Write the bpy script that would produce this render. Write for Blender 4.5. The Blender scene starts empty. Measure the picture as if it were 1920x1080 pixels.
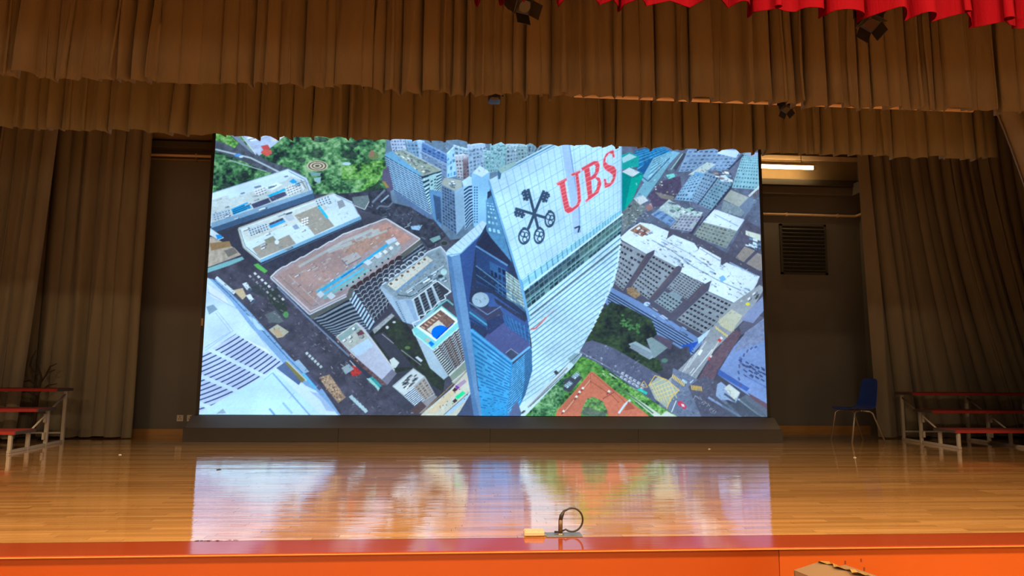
import bpy, bmesh, math, random
import numpy as np
from mathutils import Matrix, Vector

# ------------------------------------------------------------------ camera, world, lights
scene = bpy.context.scene
C = scene.collection
F_PX = 1300.0
YAW, PITCH, ROLL = 0.0754, 0.119, 0.0077
CAM = np.array([0.0, -3.7545, 0.93])


def cam_axes():
    fwd = np.array([math.sin(YAW) * math.cos(PITCH), math.cos(YAW) * math.cos(PITCH), math.sin(PITCH)])
    right = np.array([math.cos(YAW), -math.sin(YAW), 0.0])
    up = np.cross(right, fwd)
    r = right * math.cos(ROLL) + up * math.sin(ROLL)
    u = -right * math.sin(ROLL) + up * math.cos(ROLL)
    return r, u, fwd


AX_R, AX_U, AX_F = cam_axes()
cam_data = bpy.data.cameras.new('camera')
cam_data.sensor_width = 36.0
cam_data.lens = 36.0 * F_PX / 1920.0
cam_data.clip_end = 200
cam_ob = bpy.data.objects.new('camera', cam_data)
C.objects.link(cam_ob)
m = Matrix.Identity(4)
for i in range(3):
    m[i][0], m[i][1], m[i][2], m[i][3] = AX_R[i], AX_U[i], -AX_F[i], CAM[i]
cam_ob.matrix_world = m
scene.camera = cam_ob

scene.view_settings.view_transform = 'Standard'
scene.view_settings.look = 'None'
scene.view_settings.exposure = 0.0
scene.view_settings.gamma = 1.0
scene.view_settings.use_curve_mapping = False

world = bpy.data.worlds.new('world')
scene.world = world
world.use_nodes = True
bg = world.node_tree.nodes['Background']
bg.inputs['Color'].default_value = (1.0, 0.68, 0.40, 1)
bg.inputs['Strength'].default_value = 0.045

WARM = (1.0, 0.66, 0.35)


def area_light(name, loc, target, sx, sy, power, color=WARM):
    d = bpy.data.lights.new(name, 'AREA')
    d.shape = 'RECTANGLE'
    d.size, d.size_y = sx, sy
    d.energy = power
    d.color = color
    o = bpy.data.objects.new(name, d)
    o.location = loc
    o.rotation_euler = (Vector(target) - Vector(loc)).to_track_quat('-Z', 'Y').to_euler()
    C.objects.link(o)
    return o


# the hall's own ceiling lamps, two rows in front of the stage, and an added low fill panel at its far end
for hx in (-5.0, -1.0, 3.0, 7.0):
    area_light('hall_ceiling_lamp', (hx, -2.6, 5.2), (hx, -2.4, 0), 1.2, 0.6, 440)
for hx in (-4.0, 1.0, 6.0):
    area_light('hall_ceiling_lamp', (hx, -7.5, 5.2), (hx, -7.3, 0), 1.2, 0.6, 330)
area_light('hall_low_fill', (-2.0, -14.0, 0.9), (0.5, 2.0, 1.6), 11.0, 2.6, 300, (1.0, 0.68, 0.38))  # unseen low panel, added to brighten the valances and stage front


def at(px, py, Y):
    v = AX_F + AX_R * (px - 960) / F_PX + AX_U * (540 - py) / F_PX
    p = CAM + v * (Y - CAM[1]) / v[1]
    return Vector(p)


# ------------------------------------------------------------------ materials
def mat(name, col, rough=0.6, metal=0.0, var=0.0, vscale=8.0, bump=0.0, bscale=40.0, spec=0.5, sheen=0.0,
        stretch=(1, 1, 1), coat=0.0):
    mt = bpy.data.materials.new(name)
    mt.use_nodes = True
    nt = mt.node_tree
    b = nt.nodes['Principled BSDF']
    b.inputs['Base Color'].default_value = (*col, 1)
    b.inputs['Roughness'].default_value = rough
    b.inputs['Metallic'].default_value = metal
    b.inputs['Specular IOR Level'].default_value = spec
    if sheen:
        b.inputs['Sheen Weight'].default_value = sheen
    if coat:
        b.inputs['Coat Weight'].default_value = coat
        b.inputs['Coat Roughness'].default_value = 0.08
    if var or bump:
        tc = nt.nodes.new('ShaderNodeTexCoord')
        mp = nt.nodes.new('ShaderNodeMapping')
        mp.inputs['Scale'].default_value = stretch
        nt.links.new(tc.outputs['Object'], mp.inputs['Vector'])
    if var:
        n = nt.nodes.new('ShaderNodeTexNoise')
        n.inputs['Scale'].default_value = vscale
        n.inputs['Detail'].default_value = 5
        nt.links.new(mp.outputs['Vector'], n.inputs['Vector'])
        mx = nt.nodes.new('ShaderNodeMixRGB')
        mx.inputs['Color1'].default_value = (*[c * (1 - var) for c in col], 1)
        mx.inputs['Color2'].default_value = (*[min(1, c * (1 + var)) for c in col], 1)
        nt.links.new(n.outputs['Fac'], mx.inputs['Fac'])
        nt.links.new(mx.outputs['Color'], b.inputs['Base Color'])
    if bump:
        n2 = nt.nodes.new('ShaderNodeTexNoise')
        n2.inputs['Scale'].default_value = bscale
        n2.inputs['Detail'].default_value = 3
        nt.links.new(mp.outputs['Vector'], n2.inputs['Vector'])
        bp = nt.nodes.new('ShaderNodeBump')
        bp.inputs['Strength'].default_value = bump
        bp.inputs['Distance'].default_value = 0.02
        nt.links.new(n2.outputs['Fac'], bp.inputs['Height'])
        nt.links.new(bp.outputs['Normal'], b.inputs['Normal'])
    return mt


def emit(name, col, strength):
    mt = bpy.data.materials.new(name)
    mt.use_nodes = True
    nt = mt.node_tree
    nt.nodes.clear()
    o = nt.nodes.new('ShaderNodeOutputMaterial')
    e = nt.nodes.new('ShaderNodeEmission')
    e.inputs['Color'].default_value = (*col, 1)
    e.inputs['Strength'].default_value = strength
    nt.links.new(e.outputs[0], o.inputs['Surface'])
    return mt


M = {}
M['tan_cloth'] = mat('tan_velvet', (0.220, 0.174, 0.108), 0.95, var=0.22, vscale=5, bump=0.25, bscale=60,
                     spec=0.1, sheen=0.15, stretch=(1.5, 1.5, 0.3))
M['tan_cloth_old'] = mat('olive_tan_velvet', (0.205, 0.172, 0.102), 0.95, var=0.22, vscale=5, bump=0.25, bscale=60,
                         spec=0.1, sheen=0.15, stretch=(1.5, 1.5, 0.3))
M['tan_leg'] = mat('brown_velvet', (0.182, 0.158, 0.118), 0.95, var=0.2, vscale=5, bump=0.25, bscale=60,
                   spec=0.1, sheen=0.12, stretch=(1.5, 1.5, 0.3))
M['red_cloth'] = mat('red_satin', (0.17, 0.0012, 0.006), 0.8, var=0.2, vscale=4, bump=0.2, bscale=50, spec=0.05,
                     sheen=0.0, stretch=(1.5, 1.5, 0.3))
M['wall'] = mat('charcoal_wall_paint', (0.135, 0.128, 0.124), 0.85, var=0.12, vscale=1.5, bump=0.05, bscale=80)
M['wall_dark'] = mat('dark_trunking_paint', (0.05, 0.043, 0.035), 0.8, var=0.1)
M['beam'] = mat('brown_beam_paint', (0.20, 0.14, 0.075), 0.8, var=0.12)
M['ceiling'] = mat('stage_ceiling_paint', (0.16, 0.115, 0.065), 0.9, var=0.1)
M['pipe'] = mat('cream_conduit', (0.62, 0.46, 0.32), 0.5, var=0.1)
M['skirting'] = mat('varnished_skirting', (0.40, 0.21, 0.07), 0.4, var=0.2, stretch=(0.3, 4, 4))
M['subfloor'] = mat('dark_subfloor', (0.06, 0.03, 0.012), 0.9, var=0.1)
M['red_paint'] = mat('red_gloss_paint', (0.29, 0.050, 0.017), 0.10, var=0.10, vscale=3, bump=0.02, bscale=10,
                     stretch=(0.4, 2, 2))
M['orange_paint'] = mat('orange_gloss_paint', (0.34, 0.060, 0.007), 0.35, var=0.07, vscale=2, bump=0.03, bscale=8)
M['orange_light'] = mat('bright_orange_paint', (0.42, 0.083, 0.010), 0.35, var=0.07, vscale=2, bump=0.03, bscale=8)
M['lip'] = mat('pale_edge_paint', (0.75, 0.25, 0.07), 0.4, var=0.2, vscale=6)  # thin lip, lighter than the red and orange beside it
M['hall_floor'] = mat('hall_floor_wood', (0.45, 0.24, 0.09), 0.4, var=0.2, stretch=(0.4, 4, 1))
M['black'] = mat('black_powder_coat', (0.018, 0.017, 0.017), 0.5, var=0.2, vscale=20)
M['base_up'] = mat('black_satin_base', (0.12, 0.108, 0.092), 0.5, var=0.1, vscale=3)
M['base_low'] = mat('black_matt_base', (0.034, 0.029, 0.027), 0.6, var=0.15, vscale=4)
M['grey_metal'] = mat('grey_riser_frame', (0.34, 0.31, 0.27), 0.45, var=0.1, vscale=10)
M['red_carpet'] = mat('red_riser_tread', (0.28, 0.02, 0.016), 0.9, var=0.2, vscale=40, bump=0.3, bscale=200)
M['dark_edge'] = mat('dark_tread_edge', (0.06, 0.05, 0.05), 0.6, var=0.1)
M['chair_blue'] = mat('blue_moulded_plastic', (0.02, 0.055, 0.33), 0.4, var=0.08)
M['chair_leg'] = mat('grey_chair_tube', (0.30, 0.27, 0.24), 0.35, metal=0.6, var=0.05)
M['socket'] = mat('white_socket_plastic', (0.55, 0.47, 0.40), 0.4, var=0.05)
M['slot'] = mat('socket_slot', (0.02, 0.02, 0.02), 0.8, var=0.05)
M['louvre'] = mat('dark_louvre_metal', (0.055, 0.05, 0.042), 0.6, var=0.1)
M['lamp_body'] = mat('cream_lamp_housing', (0.6, 0.5, 0.35), 0.5, var=0.05)
M['tube'] = emit('warm_fluorescent_tube', (1.0, 0.66, 0.28), 45.0)
M['branch'] = mat('dark_twig', (0.035, 0.022, 0.018), 0.9, var=0.3)
M['cream'] = mat('cream_plastic', (0.58, 0.46, 0.31), 0.5, var=0.08)
M['cable'] = mat('black_rubber_cable', (0.02, 0.018, 0.018), 0.5, var=0.1)
M['brass'] = mat('bronze_plug_barrel', (0.12, 0.07, 0.04), 0.45, metal=0.3, var=0.05)
M['plate'] = mat('grey_steel_plate', (0.30, 0.29, 0.28), 0.35, metal=0.7, var=0.1)
M['card'] = mat('brown_cardboard', (0.20, 0.125, 0.066), 0.85, var=0.1, vscale=6, bump=0.05, bscale=90)
M['card_in'] = mat('pale_cardboard_edge', (0.26, 0.18, 0.10), 0.9, var=0.1)
M['tape'] = mat('shiny_brown_tape', (0.40, 0.26, 0.09), 0.10, var=0.15, vscale=20, bump=0.4, bscale=60, coat=0.6)
M['chip'] = mat('flaked_paint', (0.12, 0.05, 0.02), 0.9, var=0.3)
M['sticker'] = mat('tan_sticker', (0.35, 0.26, 0.17), 0.7, var=0.05)
M['lens'] = mat('dark_glass_lens', (0.02, 0.02, 0.025), 0.1, var=0.05)
M['scar'] = mat('scraped_orange_paint', (0.16, 0.035, 0.008), 0.9, var=0.3)
M['paper'] = mat('white_scrap', (0.7, 0.68, 0.62), 0.8, var=0.05)


# ------------------------------------------------------------------ mesh helpers
def tag(o, label=None, cat=None, group=None, kind=None):
    if label:
        o['label'] = label
    if cat:
        o['category'] = cat
    if group:
        o['group'] = group
    if kind:
        o['kind'] = kind
    return o


def empty(name, loc=(0, 0, 0), rz=0.0):
    o = bpy.data.objects.new(name, None)
    o.empty_display_size = 0.1
    o.location = loc
    o.rotation_euler = (0, 0, rz)
    C.objects.link(o)
    return o


def obj(name, bm, material, parent=None, smooth=False, loc=None):
    me = bpy.data.meshes.new(name)
    bmesh.ops.recalc_face_normals(bm, faces=bm.faces)
    bm.to_mesh(me)
    bm.free()
    if smooth:
        for p in me.polygons:
            p.use_smooth = True
    me.materials.append(material)
    o = bpy.data.objects.new(name, me)
    C.objects.link(o)
    if parent:
        o.parent = parent
    if loc:
        o.location = loc
    return o


def box(bm, x0, x1, y0, y1, z0, z1, bev=0.0, mtx=None):
    vs = [bm.verts.new((x, y, z)) for z in (z0, z1) for y in (y0, y1) for x in (x0, x1)]
    fs = [(0, 2, 3, 1), (4, 5, 7, 6), (0, 1, 5, 4), (2, 6, 7, 3), (0, 4, 6, 2), (1, 3, 7, 5)]
    faces = [bm.faces.new([vs[i] for i in f]) for f in fs]
    if bev:
        es = list({e for f in faces for e in f.edges})
        r = bmesh.ops.bevel(bm, geom=es, offset=bev, segments=2, affect='EDGES', profile=0.5)
        vs = list({v for f in r['faces'] for v in f.verts} | {v for v in vs if v.is_valid})
    if mtx is not None:
        bmesh.ops.transform(bm, matrix=mtx, verts=[v for v in vs if v.is_valid])
    return vs


def tube(bm, pts, r, seg=10, cap=True):
    pts = [Vector(p) for p in pts]
    rs = r if isinstance(r, (list, tuple)) else [r] * len(pts)
    rings = []
    t0 = (pts[1] - pts[0]).normalized()
    ref = Vector((0, 0, 1)) if abs(t0.z) < 0.9 else Vector((1, 0, 0))
    nrm = t0.cross(ref).normalized()
    for i, p in enumerate(pts):
        if i == 0:
            t = t0
        elif i == len(pts) - 1:
            t = (pts[i] - pts[i - 1]).normalized()
        else:
            t = ((pts[i + 1] - pts[i]).normalized() + (pts[i] - pts[i - 1]).normalized()).normalized()
        nrm = (nrm - t * nrm.dot(t)).normalized()
        b = t.cross(nrm)
        rings.append([bm.verts.new(p + (nrm * math.cos(a) + b * math.sin(a)) * rs[i])
                      for a in (2 * math.pi * k / seg for k in range(seg))])
    for a, b in zip(rings, rings[1:]):
        for k in range(seg):
            bm.faces.new((a[k], a[(k + 1) % seg], b[(k + 1) % seg], b[k]))
    if cap:
        bm.faces.new(rings[0])
        bm.faces.new(list(reversed(rings[-1])))


def quick(name, fn, material, parent=None, smooth=False, loc=None):
    bm = bmesh.new()
    fn(bm)
    return obj(name, bm, material, parent, smooth, loc)


def bx(name, dims, material, parent=None, bev=0.0):
    return quick(name, lambda b: box(b, *dims, bev=bev), material, parent)


def copy_tree(o, parent=None):
    c = o.copy()
    C.objects.link(c)
    c.parent = parent
    for ch in list(o.children):
        copy_tree(ch, c)
    return c
# ------------------------------------------------------------------ the picture shown on the video wall
# (drawn with polygons and procedural patterns in its own flat drawing plane, then stored as the colour of
#  each light emitting point of the screen)
PX0, PY0, PX1, PY1, PS = 362, 168, 1450, 792, 2
PW, PH = (PX1 - PX0) * PS, (PY1 - PY0) * PS
CAN = np.zeros((PH, PW, 3), np.float32)
CAN[:] = (70, 72, 84)


def hsh(ix, iy, seed):
    v = np.sin(ix * 127.1 + iy * 311.7 + seed * 74.7) * 43758.5453
    return v - np.floor(v)


def vno(x, y, seed=0):
    ix, iy = np.floor(x), np.floor(y)
    fx, fy = x - ix, y - iy
    fx, fy = fx * fx * (3 - 2 * fx), fy * fy * (3 - 2 * fy)
    a, b = hsh(ix, iy, seed), hsh(ix + 1, iy, seed)
    c, d = hsh(ix, iy + 1, seed), hsh(ix + 1, iy + 1, seed)
    return (a * (1 - fx) + b * fx) * (1 - fy) + (c * (1 - fx) + d * fx) * fy


def fbm(x, y, seed=0, o=3):
    s, a, t = 0, 0.5, 0
    for k in range(o):
        s = s + a * vno(x * 2 ** k, y * 2 ** k, seed + k * 13)
        t += a
        a *= 0.5
    return s / t


def window_of(pts):
    p = np.asarray(pts, float)
    x0 = max(int((p[:, 0].min() - PX0) * PS) - 1, 0)
    x1 = min(int((p[:, 0].max() - PX0) * PS) + 2, PW)
    y0 = max(int((p[:, 1].min() - PY0) * PS) - 1, 0)
    y1 = min(int((p[:, 1].max() - PY0) * PS) + 2, PH)
    if x1 <= x0 or y1 <= y0:
        return None
    X = (np.arange(x0, x1) + 0.5) / PS + PX0
    Y = (np.arange(y0, y1) + 0.5) / PS + PY0
    X, Y = np.meshgrid(X, Y)
    return x0, x1, y0, y1, X, Y


def inside(X, Y, contours):
    m = np.zeros(X.shape, bool)
    for pts in contours:
        n = len(pts)
        for i in range(n):
            (ax, ay), (bx_, by_) = pts[i], pts[(i + 1) % n]
            if ay == by_:
                continue
            c = ((ay > Y) != (by_ > Y)) & (X < (bx_ - ax) * (Y - ay) / (by_ - ay) + ax)
            m ^= c
    return m


def put(w, m, rgb, a=1.0):
    x0, x1, y0, y1 = w[:4]
    v = CAN[y0:y1, x0:x1]
    v[m] = v[m] * (1 - a) + np.asarray(rgb, np.float32) * a


def poly(pts, col, a=1.0, var=0.0, vs=5.0, seed=1, holes=()):
    w = window_of(pts)
    if w is None:
        return
    m = inside(w[4], w[5], [pts] + list(holes))
    if callable(col):
        c = col(w[4][m], w[5][m])
    else:
        c = np.array(col, float)[None, :].repeat(m.sum(), 0)
    if var:
        n = fbm(w[4][m] / vs, w[5][m] / vs, seed)[:, None]
        c = c * (1 + var * (n - 0.5) * 2)
    put(w, m, c, a)


def homog(q):
    A, b = [], []
    for (u, v), (x, y) in zip(((0, 0), (1, 0), (1, 1), (0, 1)), q):
        A.append([x, y, 1, 0, 0, 0, -u * x, -u * y]); b.append(u)
        A.append([0, 0, 0, x, y, 1, -v * x, -v * y]); b.append(v)
    h = np.linalg.solve(np.array(A, float), np.array(b, float))
    return np.append(h, 1).reshape(3, 3)


def tex(q, fn, clip=None, a=1.0):
    """paint a pattern fn(u, v) into the quad q (top left, top right, bottom right, bottom left)"""
    w = window_of(q)
    if w is None:
        return
    m = inside(w[4], w[5], [q])
    if clip is not None:
        m &= inside(w[4], w[5], [clip])
    H = homog(q)
    x, y = w[4][m], w[5][m]
    d = H[2, 0] * x + H[2, 1] * y + H[2, 2]
    u = (H[0, 0] * x + H[0, 1] * y + H[0, 2]) / d
    v = (H[1, 0] * x + H[1, 1] * y + H[1, 2]) / d
    r = fn(u, v)
    if isinstance(r, tuple):
        rgb, al = r
        x0, x1, y0, y1 = w[:4]
        s = CAN[y0:y1, x0:x1]
        al = (al * a)[:, None]
        s[m] = s[m] * (1 - al) + rgb * al
    else:
        put(w, m, r, a)


def A3(c):
    return np.array(c, float)[None, :]


def wins(nu, nv, wall, glass, fu=0.25, fv=0.3, seed=0, jit=0.5):
    def f(u, v):
        cu, cv = np.floor(u * nu), np.floor(v * nv)
        a, b = u * nu - cu, v * nv - cv
        k = (a > fu) & (a < 1 - fu * 0.4) & (b > fv) & (b < 1 - fv * 0.5)
        r = hsh(cu, cv, seed)
        k &= r > 0.06
        n = (0.92 + 0.16 * fbm(u * 9, v * 9, seed))[:, None]
        g = A3(glass) * (1 - jit * 0.5 + jit * r)[:, None]
        return np.where(k[:, None], g, A3(wall) * n)
    return f


def stripes(n, frac, c1, c2, axis=1, seed=0, jit=0.12, wob=0.0):
    def f(u, v):
        t, s = (v, u) if axis else (u, v)
        t = t * n + wob * np.abs(((s * 6) % 1) - 0.5)
        i = np.floor(t)
        k = (t - i) < frac
        j = (1 - jit + 2 * jit * hsh(i, np.floor(s * 25), seed))[:, None]
        return np.where(k[:, None], A3(c1), A3(c2)) * j
    return f


def line(pts, wd, col, a=1.0):
    for (ax, ay), (bx_, by_) in zip(pts, pts[1:]):
        dx, dy = bx_ - ax, by_ - ay
        L = math.hypot(dx, dy) or 1
        nx, ny = -dy / L * wd / 2, dx / L * wd / 2
        poly([(ax + nx, ay + ny), (bx_ + nx, by_ + ny), (bx_ - nx, by_ - ny), (ax - nx, ay - ny)], col, a)


def ell(cx, cy, rx, ry, col, a=1.0, hole=0.0, rot=0.0, n=22):
    def ring(k):
        o = []
        for i in range(n):
            t = 2 * math.pi * i / n
            x, y = rx * k * math.cos(t), ry * k * math.sin(t)
            o.append((cx + x * math.cos(rot) - y * math.sin(rot), cy + x * math.sin(rot) + y * math.cos(rot)))
        return o
    poly(ring(1), col, a, holes=[ring(hole)] if hole else ())


def lerp(a, b, t):
    return (a[0] + (b[0] - a[0]) * t, a[1] + (b[1] - a[1]) * t)


def sub(q, u0, v0, u1, v1):
    def P(u, v):
        return lerp(lerp(q[0], q[1], u), lerp(q[3], q[2], u), v)
    return [P(u0, v0), P(u1, v0), P(u1, v1), P(u0, v1)]


def clutter(q, n, cols, smin, smax, seed, shadow=True, asp=1.8):
    rd = random.Random(seed)
    for _ in range(n):
        u, v = rd.random(), rd.random()
        s = rd.uniform(smin, smax)
        a = rd.uniform(1, asp)
        du, dv = s * a, s
        if u + du > 1 or v + dv > 1:
            continue
        if shadow:
            poly(sub(q, u + du * .15, v + dv * .3, u + du * 1.25, v + dv * 1.5), (58, 64, 80), 0.6)
        poly(sub(q, u, v, u + du, v + dv), rd.choice(cols))


def foliage(pal, sc=5.0, seed=3):
    pal = [np.array(c, float) for c in pal]

    def f(x, y):
        n = fbm(x / sc, y / sc * 1.25, seed, 4) * 0.6 + 0.4 * fbm(x / (sc * 4), y / (sc * 4), seed + 50, 2)
        n = np.clip((n - 0.28) / 0.44, 0, 0.999) * (len(pal) - 1)
        i = n.astype(int)
        t = (n - i)[:, None]
        p = np.stack(pal)
        return p[i] * (1 - t) + p[np.minimum(i + 1, len(pal) - 1)] * t
    return f


GREENS = [(34, 42, 44), (42, 66, 54), (58, 100, 66), (80, 132, 84), (116, 164, 110), (150, 190, 140)]
LIME = [(40, 62, 46), (66, 112, 56), (88, 146, 66), (118, 174, 88), (160, 200, 130)]
DKGRN = [(38, 42, 44), (46, 54, 50), (52, 64, 52), (58, 74, 54), (66, 84, 60)]


def city_picture():
    rd = random.Random(5)
    # ---- ground: dark streets
    poly([(362, 168), (1450, 168), (1450, 792), (362, 792)], (74, 74, 88), var=0.25, vs=30)
    # ---- top left park
    poly([(362, 168), (735, 168), (735, 330), (722, 366), (690, 366), (640, 360), (585, 365), (540, 318), (398, 362), (362, 362)],
         foliage(GREENS, 6.0, 3))
    for (x, y, rx, ry) in ((595, 288, 12, 9), (655, 290, 14, 8), (660, 272, 12, 5), (525, 325, 14, 7), (455, 330, 12, 8),
                           (600, 262, 16, 5), (565, 300, 8, 5), (690, 350, 25, 10), (640, 350, 18, 6), (425, 350, 10, 6)):
        ell(x, y, rx, ry, lambda X, Y: foliage([(34, 40, 46), (44, 58, 52), (60, 84, 66)], 3, 9)(X, Y), 0.75)
    poly([(640, 312), (725, 298), (728, 312), (716, 330), (705, 345), (676, 360), (642, 368)], foliage(LIME, 4, 21))
    poly([(640, 335), (690, 335), (676, 360), (642, 368)], foliage(GREENS, 4, 25), 0.6)
    poly([(590, 345), (620, 330), (660, 345), (680, 366), (640, 372), (600, 366)], foliage(GREENS[1:], 4, 23))
    # road and plaza
    poly([(362, 240), (404, 262), (450, 270), (505, 303), (565, 322), (560, 334), (500, 322), (450, 300), (404, 283), (362, 270)],
         (82, 88, 100), var=0.25, vs=8)
    line([(404, 280), (470, 296), (530, 326), (545, 330)], 3, (178, 194, 204))
    line([(430, 300), (500, 322)], 2, (150, 175, 170))
    ell(446, 291, 7, 3, (90, 150, 215)); ell(452, 294, 4, 2, (190, 220, 240))
    poly([(404, 245), (425, 248), (440, 262), (448, 268), (440, 278), (420, 268), (404, 263)], foliage(LIME, 4, 31))
    poly([(430, 240), (440, 248), (478, 290), (470, 285), (445, 265), (425, 246)], (128, 138, 164))
    poly([(440, 240), (545, 240), (530, 258), (512, 274), (486, 292), (476, 284), (452, 250)], (176, 192, 222), var=0.12, vs=6)
    poly([(462, 258), (488, 251), (498, 254), (484, 262), (470, 265)], (232, 240, 246))
    line([(466, 262), (492, 256)], 1.5, (110, 130, 150))
    poly([(508, 262), (532, 252), (534, 256), (514, 266)], (212, 210, 200))
    poly([(489, 274), (502, 271), (507, 279), (495, 283)], (196, 78, 78))
    poly([(488, 286), (495, 280), (509, 282), (510, 288), (500, 293)], (212, 92, 82))
    line([(448, 248), (480, 290)], 2, (206, 214, 224))
    # little maze garden
    for k, c in ((1.0, (198, 190, 160)), (0.86, (92, 78, 70)), (0.72, (214, 205, 176)), (0.55, (98, 80, 70)), (0.4, (205, 196, 168)), (0.22, (90, 80, 72))):
        ell(595, 311, 20 * k, 10 * k, c)
    poly([(580, 322), (602, 324), (600, 330), (584, 330)], (120, 162, 160))
    poly([(588, 334), (602, 332), (600, 345), (590, 340)], (150, 190, 196))
    ell(650, 307, 8, 3, (180, 215, 225)); ell(700, 292, 10, 8, (110, 130, 82)); ell(697, 288, 4, 7, (150, 110, 95))
    # pavilion by the park
    poly([(585, 365), (655, 362), (725, 355), (740, 380), (800, 400), (840, 440), (800, 470), (735, 412), (680, 395), (660, 378)],
         (64, 66, 80), var=0.3, vs=7)
    poly([(660, 370), (690, 366), (693, 378), (684, 392), (664, 384)], (108, 122, 126), var=0.1)
    line([(664, 385), (684, 393), (692, 378)], 1.5, (190, 200, 205))
    line([(698, 380), (722, 356)], 4, (116, 128, 148)); line([(714, 379), (729, 366)], 3, (150, 180, 205))
    line([(706, 392), (712, 386), (728, 388), (736, 380)], 3, (110, 122, 140))
    for k in range(40):
        x, y = rd.uniform(690, 850), rd.uniform(372, 470)
        if y > 0.55 * (x - 690) + 362 and y < 0.95 * (x - 690) + 400:
            c = rd.choice([(128, 142, 158), (96, 108, 126), (156, 178, 196), (84, 100, 96)])
            line([(x, y), (x + rd.uniform(-12, 12), y + rd.uniform(-7, 7))], rd.uniform(1, 2.2), c, 0.8)
    poly([(770, 424), (792, 422), (786, 432), (772, 430)], (150, 185, 220))
    poly([(805, 448), (824, 441), (827, 448), (812, 455)], (128, 168, 168))
    ell(833, 456, 7, 5, (56, 64, 62)); ell(833, 456, 7, 5, (110, 116, 112), hole=.85)

    # ---- building 1, pale roof beside the park
    poly([(362, 420), (588, 360), (592, 372), (500, 412), (400, 446), (362, 455)], (60, 64, 78), var=0.15)
    b1 = [(397, 362), (540, 317), (588, 366), (396, 426)]
    poly([(397, 362), (540, 317), (574, 334), (586, 360), (396, 424), (390, 424)], (206, 228, 246))
    poly([(397, 375), (545, 330), (572, 340), (580, 358), (396, 418)], (190, 204, 206), var=0.06)
    poly([(425, 362), (530, 327), (545, 331), (538, 338), (430, 373)], (198, 224, 250))
    line([(398, 362), (540, 317), (575, 334), (586, 360)], 1.6, (150, 176, 200))
    line([(541, 321), (572, 337), (580, 358)], 1, (84, 104, 130))
    poly([(396, 418), (585, 356), (588, 364), (396, 430)], (128, 164, 194))
    poly([(396, 428), (588, 362), (590, 372), (396, 438)], (66, 92, 124))
    poly([(433, 392), (464, 379), (472, 390), (438, 403)], (40, 152, 214))
    for k in range(3):
        line([(436, 394 + 3.6 * k), (468, 382 + 3.6 * k)], 1.2, (32, 62, 92))
    poly([(471, 383), (503, 371), (508, 379), (476, 391)], (70, 74, 104))
    poly([(504, 370), (534, 359), (538, 366), (510, 378)], (74, 76, 106))
    poly([(502, 366), (534, 353), (536, 357), (505, 370)], (36, 176, 222))
    poly([(497, 352), (518, 342), (530, 346), (508, 358)], (226, 240, 250)); line([(503, 354), (519, 347)], 2, (120, 150, 170))
    poly([(542, 340), (550, 335), (556, 340), (566, 344), (562, 348), (546, 343)], (40, 160, 226))
    for i in range(5):
        for j in range(4):
            ell(537 + i * 5.2 + j * 1.5, 352 - i * 2.2 + j * 4.2, 2.2, 1.7, (232, 236, 240))
            ell(538.2 + i * 5.2 + j * 1.5, 353.2 - i * 2.2 + j * 4.2, 1.2, .9, (78, 84, 100))
    for i in range(4):
        for j in range(3):
            ell(478 + i * 5 + j * 1.5, 357 - i * 2 + j * 4.2, 2.2, 1.6, (228, 230, 236)); ell(480 + i * 5 + j * 1.5, 359 - i * 2 + j * 4.2, 1.3, .9, (84, 80, 96))
    for i in range(6):
        for j in range(3):
            ell(400 + i * 5.5 + j, 405 - i * 1.6 + j * 4.4 - 3, 2.4, 1.8, (160, 186, 214)); ell(402 + i * 5.5 + j, 405 - i * 1.6 + j * 4.4 - 2, 1.3, 1, (90, 104, 130))
    line([(561, 340), (570, 356)], 2, (238, 244, 248)); line([(564, 337), (573, 352)], 1.2, (72, 70, 84))
    clutter(b1, 16, [(226, 236, 244), (168, 186, 190), (120, 140, 160)], .02, .05, 8)

    # ---- building 2, second pale roof
    b2 = [(447, 428), (628, 362), (677, 408), (488, 492)]
    poly([(388, 446), (500, 405), (520, 410), (447, 432), (457, 466), (488, 492), (500, 505), (470, 500), (420, 470)], (60, 60, 74))
    poly([(488, 490), (677, 408), (682, 425), (650, 438), (590, 470), (520, 508), (488, 498)], (58, 60, 74), var=0.12)
    poly([(447, 428), (625, 362), (660, 378), (672, 400), (677, 408), (488, 490), (457, 464)], (206, 228, 242))
    poly([(452, 430), (600, 376), (615, 392), (560, 418), (520, 430), (475, 448), (462, 455)], (200, 210, 208), var=0.05)
    TP = (158, 152, 142)
    poly([(473, 466), (512, 447), (518, 451), (542, 440), (555, 457), (490, 484), (484, 480)], TP, var=0.05)
    poly([(552, 404), (596, 386), (614, 408), (576, 424), (564, 418)], TP, var=0.05)
    poly([(577, 424), (614, 408), (627, 424), (590, 441)], TP, var=0.05)
    poly([(495, 450), (512, 442), (518, 450), (502, 457)], (140, 142, 126))
    line([(447, 429), (457, 464), (488, 490)], 3, (170, 178, 172)); line([(450, 430), (460, 462), (489, 485)], .9, (70, 76, 84))
    line([(447, 428), (625, 362)], 2.6, (176, 178, 176))
    poly([(488, 487), (676, 405), (678, 411), (488, 493)], (122, 172, 206))
    line([(489, 496), (678, 413)], 1.4, (70, 98, 128))
    line([(597, 386), (614, 409)], 5, (52, 186, 226))
    poly([(503, 423), (532, 411), (536, 416), (508, 428)], (58, 158, 216)); line([(505, 421), (531, 410)], 4, (70, 72, 96))
    poly([(532, 405), (545, 398), (553, 411), (541, 415)], (176, 188, 202)); line([(536, 402), (548, 398)], 3, (76, 82, 96))
    for i in range(7):
        for j in range(3):
            ell(467 + i * 5 + j * 1.5, 431 - i * 1.9 + j * 4.4, 2.4, 1.7, (176, 200, 224)); ell(468.6 + i * 5 + j * 1.5, 432.4 - i * 1.9 + j * 4.4, 1.4, 1, (56, 66, 84))
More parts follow.
